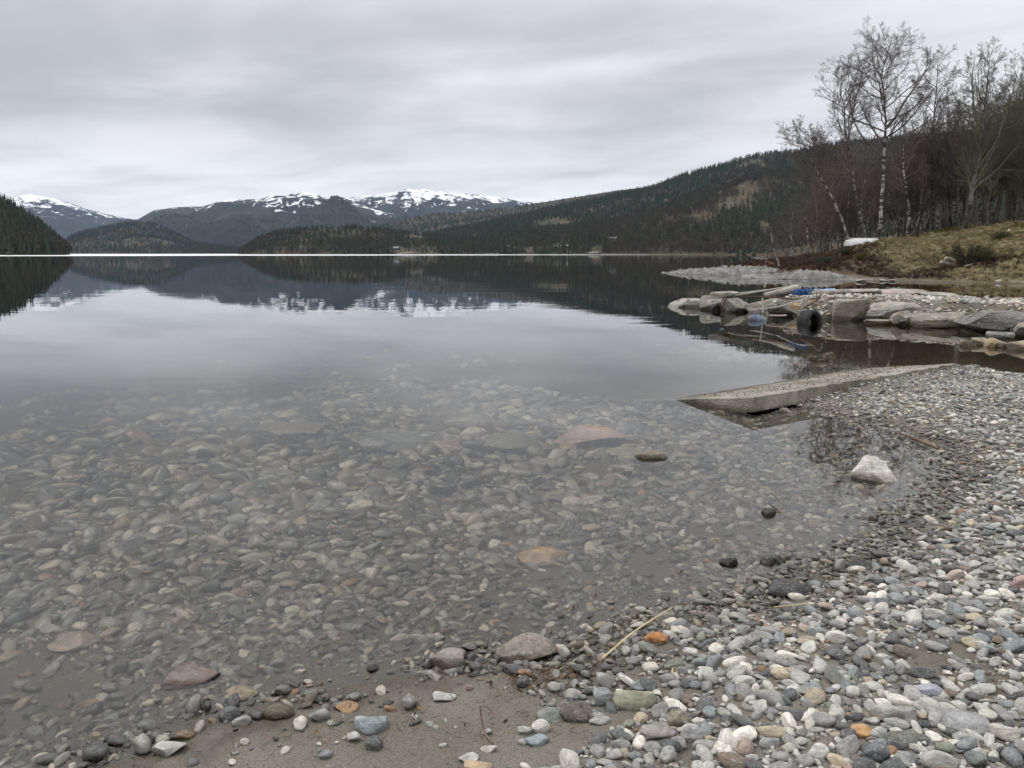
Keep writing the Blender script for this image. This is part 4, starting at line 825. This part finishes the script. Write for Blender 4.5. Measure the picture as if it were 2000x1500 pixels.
# ------------------------------------------------------------------ trees
def bark_mat(name, pale, dark, cover):
    m, t = new_mat(name); v = t.add('ShaderNodeTexCoord').outputs['Object']
    n = t.noise(t.vscale(v, (1, 1, 3.2)), 1.5, 4, .65, .3); q = t.noise(t.vscale(v, (.6, .6, 4)), 7, 3, .6)
    f = t.math('MAXIMUM', t.rng(n, cover, cover + .10), t.rng(q, .60, .68))
    finish(t, t.mix(f, pale, dark), .8, t.bump(n, .5, .02), .2); return m
M_BIRCH = bark_mat('birch_bark', (.40, .38, .35), (.05, .042, .038), .44); M_BIRCHD = bark_mat('dark_birch_bark', (.20, .185, .165), (.05, .042, .037), .42); M_ASH = bark_mat('grey_bark', (.12, .115, .10), (.06, .056, .047), .5)
M_TWIG = simple_mat('birch_twigs', (.092, .076, .066), (.155, .13, .115), .7, .85); M_TWIGG = simple_mat('budding_twigs', (.085, .080, .056), (.135, .128, .088), .7, .85); M_TWIGR = simple_mat('reddish_twigs', (.10, .082, .070), (.155, .128, .11), .5, .85)
def grow(r, P, Rd, nch, t0, ratio, ang, trop, m=5, shape=.6, wig=.10, t1=1.0, alen=None):
    """children of N polylines: returns polylines, radii"""
    N, mp, _ = P.shape; par = np.repeat(np.arange(N), nch); n = len(par); tt = t0 + (t1 - t0) * ((np.tile(np.arange(nch), N) + r.random(n)) / nch)
    x = tt * (mp - 1); i = np.minimum(x.astype(int), mp - 2); f = (x - i)[:, None]; base = P[par, i] * (1 - f) + P[par, i + 1] * f; tg = P[par, i + 1] - P[par, i]; tg /= np.linalg.norm(tg, axis=1, keepdims=True) + 1e-9
    rb = Rd[par, i] * (1 - f[:, 0]) + Rd[par, i + 1] * f[:, 0]; Lp = np.linalg.norm(np.diff(P, axis=1), axis=2).sum(1)[par]
    q = r.normal(size=(n, 3)); q -= (q * tg).sum(1, keepdims=True) * tg; q /= np.linalg.norm(q, axis=1, keepdims=True) + 1e-9
    a = ang * r.uniform(.75, 1.25, n)[:, None]; d = np.cos(a) * tg + np.sin(a) * q
    L = (Lp if alen is None else alen) * ratio * (1 - shape * (tt - t0) / (1.0001 - t0)) * r.uniform(.65, 1.25, n); out = [base]; st = (L / (m - 1))[:, None]
    for k in range(m - 1):
        d = d + r.normal(size=(n, 3)) * wig + np.array([0, 0, 1]) * trop * (k + 1) / m; d /= np.linalg.norm(d, axis=1, keepdims=True); out.append(out[-1] + d * st)
    r0 = np.minimum(rb * .72, np.maximum(L * .014, .003)); return np.stack(out, 1), r0[:, None] * np.linspace(1, .35, m)[None]
def tree_geo(seed, trunk, r0, nlimb=26, t0=.3, limb=.33, ang=.95, trop=.22, n2=8, n3=7, n4=4, tw=.0055, limbs=()):
    r = np.random.default_rng(seed); trunk = np.array(trunk, float); x = np.linspace(0, len(trunk) - 1, 22); i = np.minimum(x.astype(int), len(trunk) - 2); f = (x - i)[:, None]
    g = lambda j: trunk[np.clip(j, 0, len(trunk) - 1)]; a, b, c, d = g(i - 1), g(i), g(i + 1), g(i + 2)
    P = .5 * (2 * b + (c - a) * f + (2 * a - 5 * b + 4 * c - d) * f ** 2 + (3 * b - a - 3 * c + d) * f ** 3); P[1:-1] += r.normal(size=(20, 3)) * np.array([.02, .02, 0])
    R0 = r0 * (1 - np.linspace(0, 1, 22) ** 1.0 * .93); R0[0] *= 1.25
    tv = sweep(P[None], R0[None], 9); P1, R1 = grow(r, P[None], R0[None], nlimb, t0, limb, ang, trop, 7, .58, .12); crown = [sweep(P1, R1, 5)]
    lead = []
    for pts, rr in limbs:
        pts = np.array(pts, float); q = np.stack([np.interp(np.linspace(0, len(pts) - 1, 12), np.arange(len(pts)), pts[:, k]) for k in range(3)], -1); Rl = rr * (1 - np.linspace(0, 1, 12) * .85)
        crown.append(sweep(q[None], Rl[None], 7)); a_, b_ = grow(r, q[None], Rl[None], 12, .3, .34, .8, trop, 7, .6, .12); crown.append(sweep(a_, b_, 5)); P1 = np.concatenate([P1, a_]); R1 = np.concatenate([R1, b_])
    P2, R2 = grow(r, P1, R1, n2, .18, .42, .72, .10, 5, .55, .13); R2 = np.maximum(R2, tw * 1.1); crown.append(sweep(P2, R2, 4))
    P3, R3 = grow(r, P2, R2, n3, .15, .50, .65, .0, 4, .5, .16); R3 = np.maximum(R3, tw * .85); crown.append(sweep(P3, R3, 3))
    if n4: P4, R4 = grow(r, P3, R3, n4, .2, .55, .6, -.05, 3, .4, .16); R4 = np.maximum(R4, tw * .7); crown.append(sweep(P4, R4, 3))
    return tv, join(crown)
def hero(name, label, pts, Y, r0, bark, twig, seed, limbs=(), cat='tree', **kw):
    yy = np.full(len(pts), Y) + np.random.default_rng(seed).normal(size=len(pts)) * .25; yy[0] = Y; T = np.array([D(a, b, q) for (a, b), q in zip(pts, yy)])
    gz = float(head_h(T[:1, 0], T[:1, 1])[0]); base = T[0].copy(); base[2] = gz - .1
    if T[0, 2] > gz: T = np.concatenate([[base], T])
    else: T[0, 2] = gz - .1
    lm = [(np.array([D(a, b, Y + k * .35) for k, (a, b) in enumerate(q)]) - base, rr) for q, rr in limbs]
    tv, cv = tree_geo(seed, T - base, r0, limbs=lm, **kw); o = thing(name, base, label, cat)
    obj('trunk', mesh('trunk', *tv, bark), o); obj('crown', mesh('crown', *cv, twig), o); return o
hero('birch_tree', 'tallest bare birch with white patched trunk, highest in the photo', [(1716, 462), (1720, 420), (1724, 360), (1727, 300), (1730, 245), (1728, 190), (1722, 150), (1730, 115), (1738, 88)], 58, .165, M_BIRCH, M_TWIG, 3, [([(1731, 250), (1752, 225), (1768, 195), (1786, 172), (1802, 148), (1818, 125)], .11)], t0=.42, nlimb=42, limb=.31, n2=9, n3=8)
hero('birch_tree', 'bare birch left of the tallest with curved forked trunk', [(1684, 464), (1681, 420), (1669, 370), (1664, 320), (1652, 268), (1650, 215), (1642, 180), (1645, 150)], 57, .13, M_BIRCHD, M_TWIG, 5, [([(1655, 285), (1662, 250), (1668, 210), (1680, 160), (1688, 125)], .06)], t0=.42, nlimb=38, limb=.30, n2=9)
hero('birch_tree', 'slim birch leaning far out to the left over the bank', [(1656, 466), (1642, 425), (1622, 380), (1602, 345), (1585, 312), (1572, 285), (1556, 260)], 56, .10, M_BIRCH, M_TWIG, 7, [([(1640, 420), (1622, 360), (1600, 330), (1590, 300), (1580, 280)], .04)], t0=.42, nlimb=30, limb=.34, n2=9)
hero('birch_tree', 'birch with twin pale lower trunk right of the tallest birch', [(1772, 452), (1776, 415), (1770, 370), (1764, 320), (1766, 270), (1772, 225)], 61, .13, M_BIRCH, M_TWIGR, 9, t0=.45, nlimb=24, limb=.28)
hero('bare_tree', 'tall narrow bare tree between the birch and the big budding tree', [(1822, 446), (1822, 390), (1820, 320), (1822, 250), (1828, 180), (1832, 110)], 64, .16, M_BIRCHD, M_TWIG, 11, [([(1821, 290), (1806, 240), (1800, 190)], .06), ([(1822, 260), (1842, 210), (1856, 160)], .06)], t0=.4, nlimb=42, limb=.26, n2=8)
hero('budding_tree', 'large greenish budding tree with upswept branches at the right', [(1886, 446), (1894, 400), (1906, 330), (1918, 250), (1926, 185), (1932, 115)], 55, .24, M_ASH, M_TWIGG, 13, [([(1905, 335), (1945, 280), (1970, 210), (1990, 130)], .07), ([(1915, 270), (1902, 210), (1898, 150), (1905, 110)], .08), ([(1900, 370), (1950, 330), (2000, 270), (2040, 200)], .055)], t0=.35, nlimb=36, limb=.30, ang=.7, trop=.32, n2=8)
hero('budding_tree', 'second greenish tree cut off by the right frame edge', [(1990, 436), (1992, 380), (1998, 300), (2004, 220), (2012, 120)], 58, .2, M_ASH, M_TWIGG, 15, [([(1995, 330), (1970, 270), (1958, 200)], .08)], t0=.3, nlimb=34, limb=.30, ang=.75, trop=.3)
hero('birch_tree', 'thin pale slanting stem beside the twin birch', [(1787, 452), (1795, 420), (1800, 380), (1803, 340)], 60, .05, M_BIRCH, M_TWIGR, 17, t0=.5, nlimb=12, n2=5, n3=4)
hero('sapling', 'slender crooked birch sapling on the bedrock with reddish foot', [(1500, 541), (1520, 522), (1516, 500), (1508, 470), (1506, 445)], 46, .075, M_BIRCH, M_TWIG, 19, t0=.4, nlimb=12, n2=5, n3=4, limb=.28)
hero('sapling', 'thinnest birch sapling left of the crooked one on bedrock', [(1498, 541), (1496, 515), (1500, 495), (1506, 478)], 46.3, .05, M_BIRCH, M_TWIG, 21, t0=.4, nlimb=8, n2=4, n3=3, limb=.25)
hero('sapling', 'bowed little birch on the ridge left of the wood', [(1554, 492), (1548, 472), (1540, 452), (1534, 440)], 58, .07, M_BIRCH, M_TWIG, 23, t0=.4, nlimb=10, n2=4, n3=4)
hero('sapling', 'short pale birch stem on the ridge at the wood edge', [(1578, 486), (1577, 455), (1572, 425), (1570, 395)], 60, .085, M_BIRCH, M_TWIG, 25, t0=.4, nlimb=14, n2=5, n3=4)
# the thicket behind: copies of eight kinds of tree
KINDS = []
for k in range(8):
    r = np.random.default_rng(200 + k); hgt = 10.; xs = np.cumsum(r.normal(size=6) * .22); ys = np.cumsum(r.normal(size=6) * .22)
    T = np.stack([xs - xs[0], ys - ys[0], np.linspace(0, hgt, 6)], -1); tv, cv = tree_geo(300 + k, T, .10, nlimb=32, t0=.26, limb=.34, ang=.8, trop=.24, n2=6, n3=6, n4=4, tw=.0055)
    green = k >= 5; KINDS.append((mesh('trunk', *tv, M_ASH if green else (M_BIRCH if k % 2 else M_BIRCHD)), mesh('crown', *cv, M_TWIGG if green else (M_TWIG if k % 2 else M_TWIGR))))
LBL = {0: ('slender bare birch in the dense brown thicket behind the big birches', 'bare birches of the brown thicket'), 1: ('greenish bare tree in the thicket behind the big budding trees', 'greenish trees of the right thicket'), 2: ('low leafless birch at the left edge of the wood above the lake', 'low birches at the wood edge')}
r = np.random.default_rng(404)
ZL = ['slender bare birch in the thicket behind the leaning birch', 'slender bare birch in the thicket just left of the tallest birch', 'slender bare birch in the thicket just right of the tallest birch', 'slender bare birch in the thicket around the tall narrow tree', 'brown bare birch in the thicket behind the big budding trees']
ZG = ['thicket behind the leaning birch', 'thicket left of the tallest birch', 'thicket right of the tallest birch', 'thicket around the tall narrow tree', 'brown thicket behind the budding trees']
for i in range(212):
    u = 1530 + 620 * r.random() ** .9 if i < 155 else (r.uniform(1500, 1600) if i < 180 else r.uniform(1900, 2150)); Y = r.uniform(60, 88) if i < 180 else r.uniform(55, 62); X = (u - 1000) / F * Y / 1.0 * (math.cos(PITCH) ** -1) * .985
    if sdist(np.array([X]), np.array([Y]), HEAD)[0] < 1.0: continue
    gz = float(head_h(np.array([X]), np.array([Y]))[0]); lim = np.interp(u, [1500, 1545, 1600, 1700, 1800, 1860, 1950, 2200], [430, 380, 310, 262, 245, 190, 160, 130])
    zt = D(u, lim + r.uniform(-8, 75), Y)[2]; sc_ = max((zt - gz) / 10.3, .22); kind = 2 if u < 1565 else (1 if (u > 1850 and r.random() < .65) else 0)
    zi = int(np.searchsorted([1640, 1722, 1800, 1870], u)); tm, cm = KINDS[int(r.integers(5, 8)) if kind == 1 else int(r.integers(0, 5))]
    o = thing('bare_tree' if kind == 1 else 'birch_tree', (X, Y, gz - .1), LBL[kind][0] if kind != 0 else ZL[zi], 'tree', LBL[kind][1] if kind != 0 else ZG[zi], r.uniform(0, 6.28)); o.scale = (sc_ * r.uniform(.85, 1.15),) * 2 + (sc_,)
    obj('trunk', tm, o); obj('crown', cm, o)

# ------------------------------------------------------------------ small finds on the shore
def ground_strand(name, q, rad, m, label, cat, lift=.0, k=6):
    P = [];
    for j, (a, b) in enumerate(q): x, y, z = on_ground(a, b); P.append((x, y, max(z, -.01) + (lift if np.isscalar(lift) else lift[j])))
    return strand(name, P, rad, m, label, cat, k)
ground_strand('straw', [(1176, 1302), (1240, 1255), (1312, 1203)], [.0035, .0035, .002], M_STRAW, 'long pale straw lying by the orange stone at the waterline', 'straw', [.03, .045, .035])
ground_strand('straw', [(1510, 1200), (1540, 1197), (1576, 1193)], .002, M_STRAW, 'short pale straw on the wet gravel', 'straw', .03)
ground_strand('twig', [(938, 1410), (945, 1435), (962, 1455)], .003, M_BROWNW, 'thin bent brown twig standing on the sand', 'twig', [.05, .015, .005])
ground_strand('twig', [(1505, 985), (1525, 1005), (1512, 1014)], .004, M_BROWNW, 'dark forked twig leaning on the pale shallow stone', 'twig', [.05, .03, .0])
ground_strand('branch', [(1757, 853), (1790, 866), (1812, 874), (1832, 884)], [.006, .014, .016, .008], M_BROWNW, 'dark brown broken branch lying in the shallow cove water', 'branch', .03)
ground_strand('branch', [(1366, 948), (1450, 985), (1540, 1012), (1630, 1045)], [.004, .007, .01, .005], M_BROWNW, 'long thin branch under the shallow water below the boulder', 'branch', -.01)
M_LIT = attr_mat('plant_litter', .9, .3, 6.0)
LIT = []
for k in range(5):
    q = np.random.default_rng(k + 70); P = np.cumsum(np.concatenate([np.zeros((1, 3)), q.normal(size=(4, 3)) * np.array([.35, .2, .06]) + np.array([.45, 0, 0])]), 0); P -= P.mean(0); P /= np.abs(P).max(); LIT.append(mesh('bit', *tube(P, .03 + .02 * (k % 2), 4, 2), M_LIT))
for k in range(3):
    u, v = np.meshgrid(np.linspace(-1, 1, 6), np.linspace(-1, 1, 4), indexing='ij'); q = np.random.default_rng(k); V = np.stack([u, v * .5 * np.sqrt(np.clip(1.02 - u ** 2, 0, 1)), .18 * u ** 2 + .25 * np.abs(v) + q.normal(size=u.shape) * .04], -1); LIT.append(mesh('leaf', V.reshape(-1, 3), grid_faces(6, 4), M_LIT, False))
r = np.random.default_rng(9); pts = []
for cx, cy, sx, sy, nn in [(1060, 1325, 60, 20, 420), (1240, 1290, 60, 25, 160), (1420, 1240, 110, 40, 120), (1620, 1130, 60, 25, 90), (1860, 960, 40, 60, 120), (700, 1440, 260, 30, 170), (950, 1400, 180, 50, 150), (1500, 1350, 250, 80, 150), (1950, 890, 40, 20, 60)]:
    for _ in range(nn):
        a, b = cx + r.normal() * sx, cy + r.normal() * sy; x, y = G(a, b, .03); pts.append((x, y))
pts = np.array(pts); z = np.maximum(ground_h(pts[:, 0], pts[:, 1]), -.003) + .012; ok = (ground_h(pts[:, 0], pts[:, 1]) > -.02); pts, z = pts[ok], z[ok]
ra, rb = r.uniform(.02, RL - .05, 900), r.uniform(.02, .85, 900); PX = SP[0] + SU[0] * ra + SV[0] * rb; PY = SP[1] + SU[1] * ra + SV[1] * rb
P = np.concatenate([np.stack([pts[:, 0], pts[:, 1], z], -1), np.stack([PX, PY, ramp_z(ra, rb) + .006], -1)]); n = len(P); s_ = r.uniform(.004, .02, n); idx = np.where(r.random(n) < .12, r.integers(5, 8, n), r.integers(0, 5, n)); s_ = np.where(idx > 4, s_ * .6, s_); idx[-900:] = r.integers(5, 8, 900); s_[-900:] = r.uniform(.004, .012, 900)
c = np.where(r.random((n, 1)) < .6, np.array([.05, .034, .022]), np.array([.16, .10, .05])) * r.uniform(.6, 1.5, (n, 1))
cloud_of('shore_litter', ground, P, np.stack([r.normal(size=n) * .3, r.normal(size=n) * .3, r.uniform(0, 6.28, n)], -1), np.stack([s_, s_, s_], -1), idx, c, LIT)

# ------------------------------------------------------------------ air
m, t = new_mat('haze_air')
vol = t.add('ShaderNodeVolumePrincipled', {'Color': (.50, .68, 1.0, 1), 'Density': 3.3e-5, 'Anisotropy': .0})
t.l.new(vol.outputs[0], t.out.inputs['Volume'])
V, Fc = box((0, 5600, 340), (18400, 12980, 760))
tag(obj('haze', mesh('haze', V, Fc, m, False)), 'thin grey-blue air between the shore and the far mountains', 'haze', None, 'stuff')
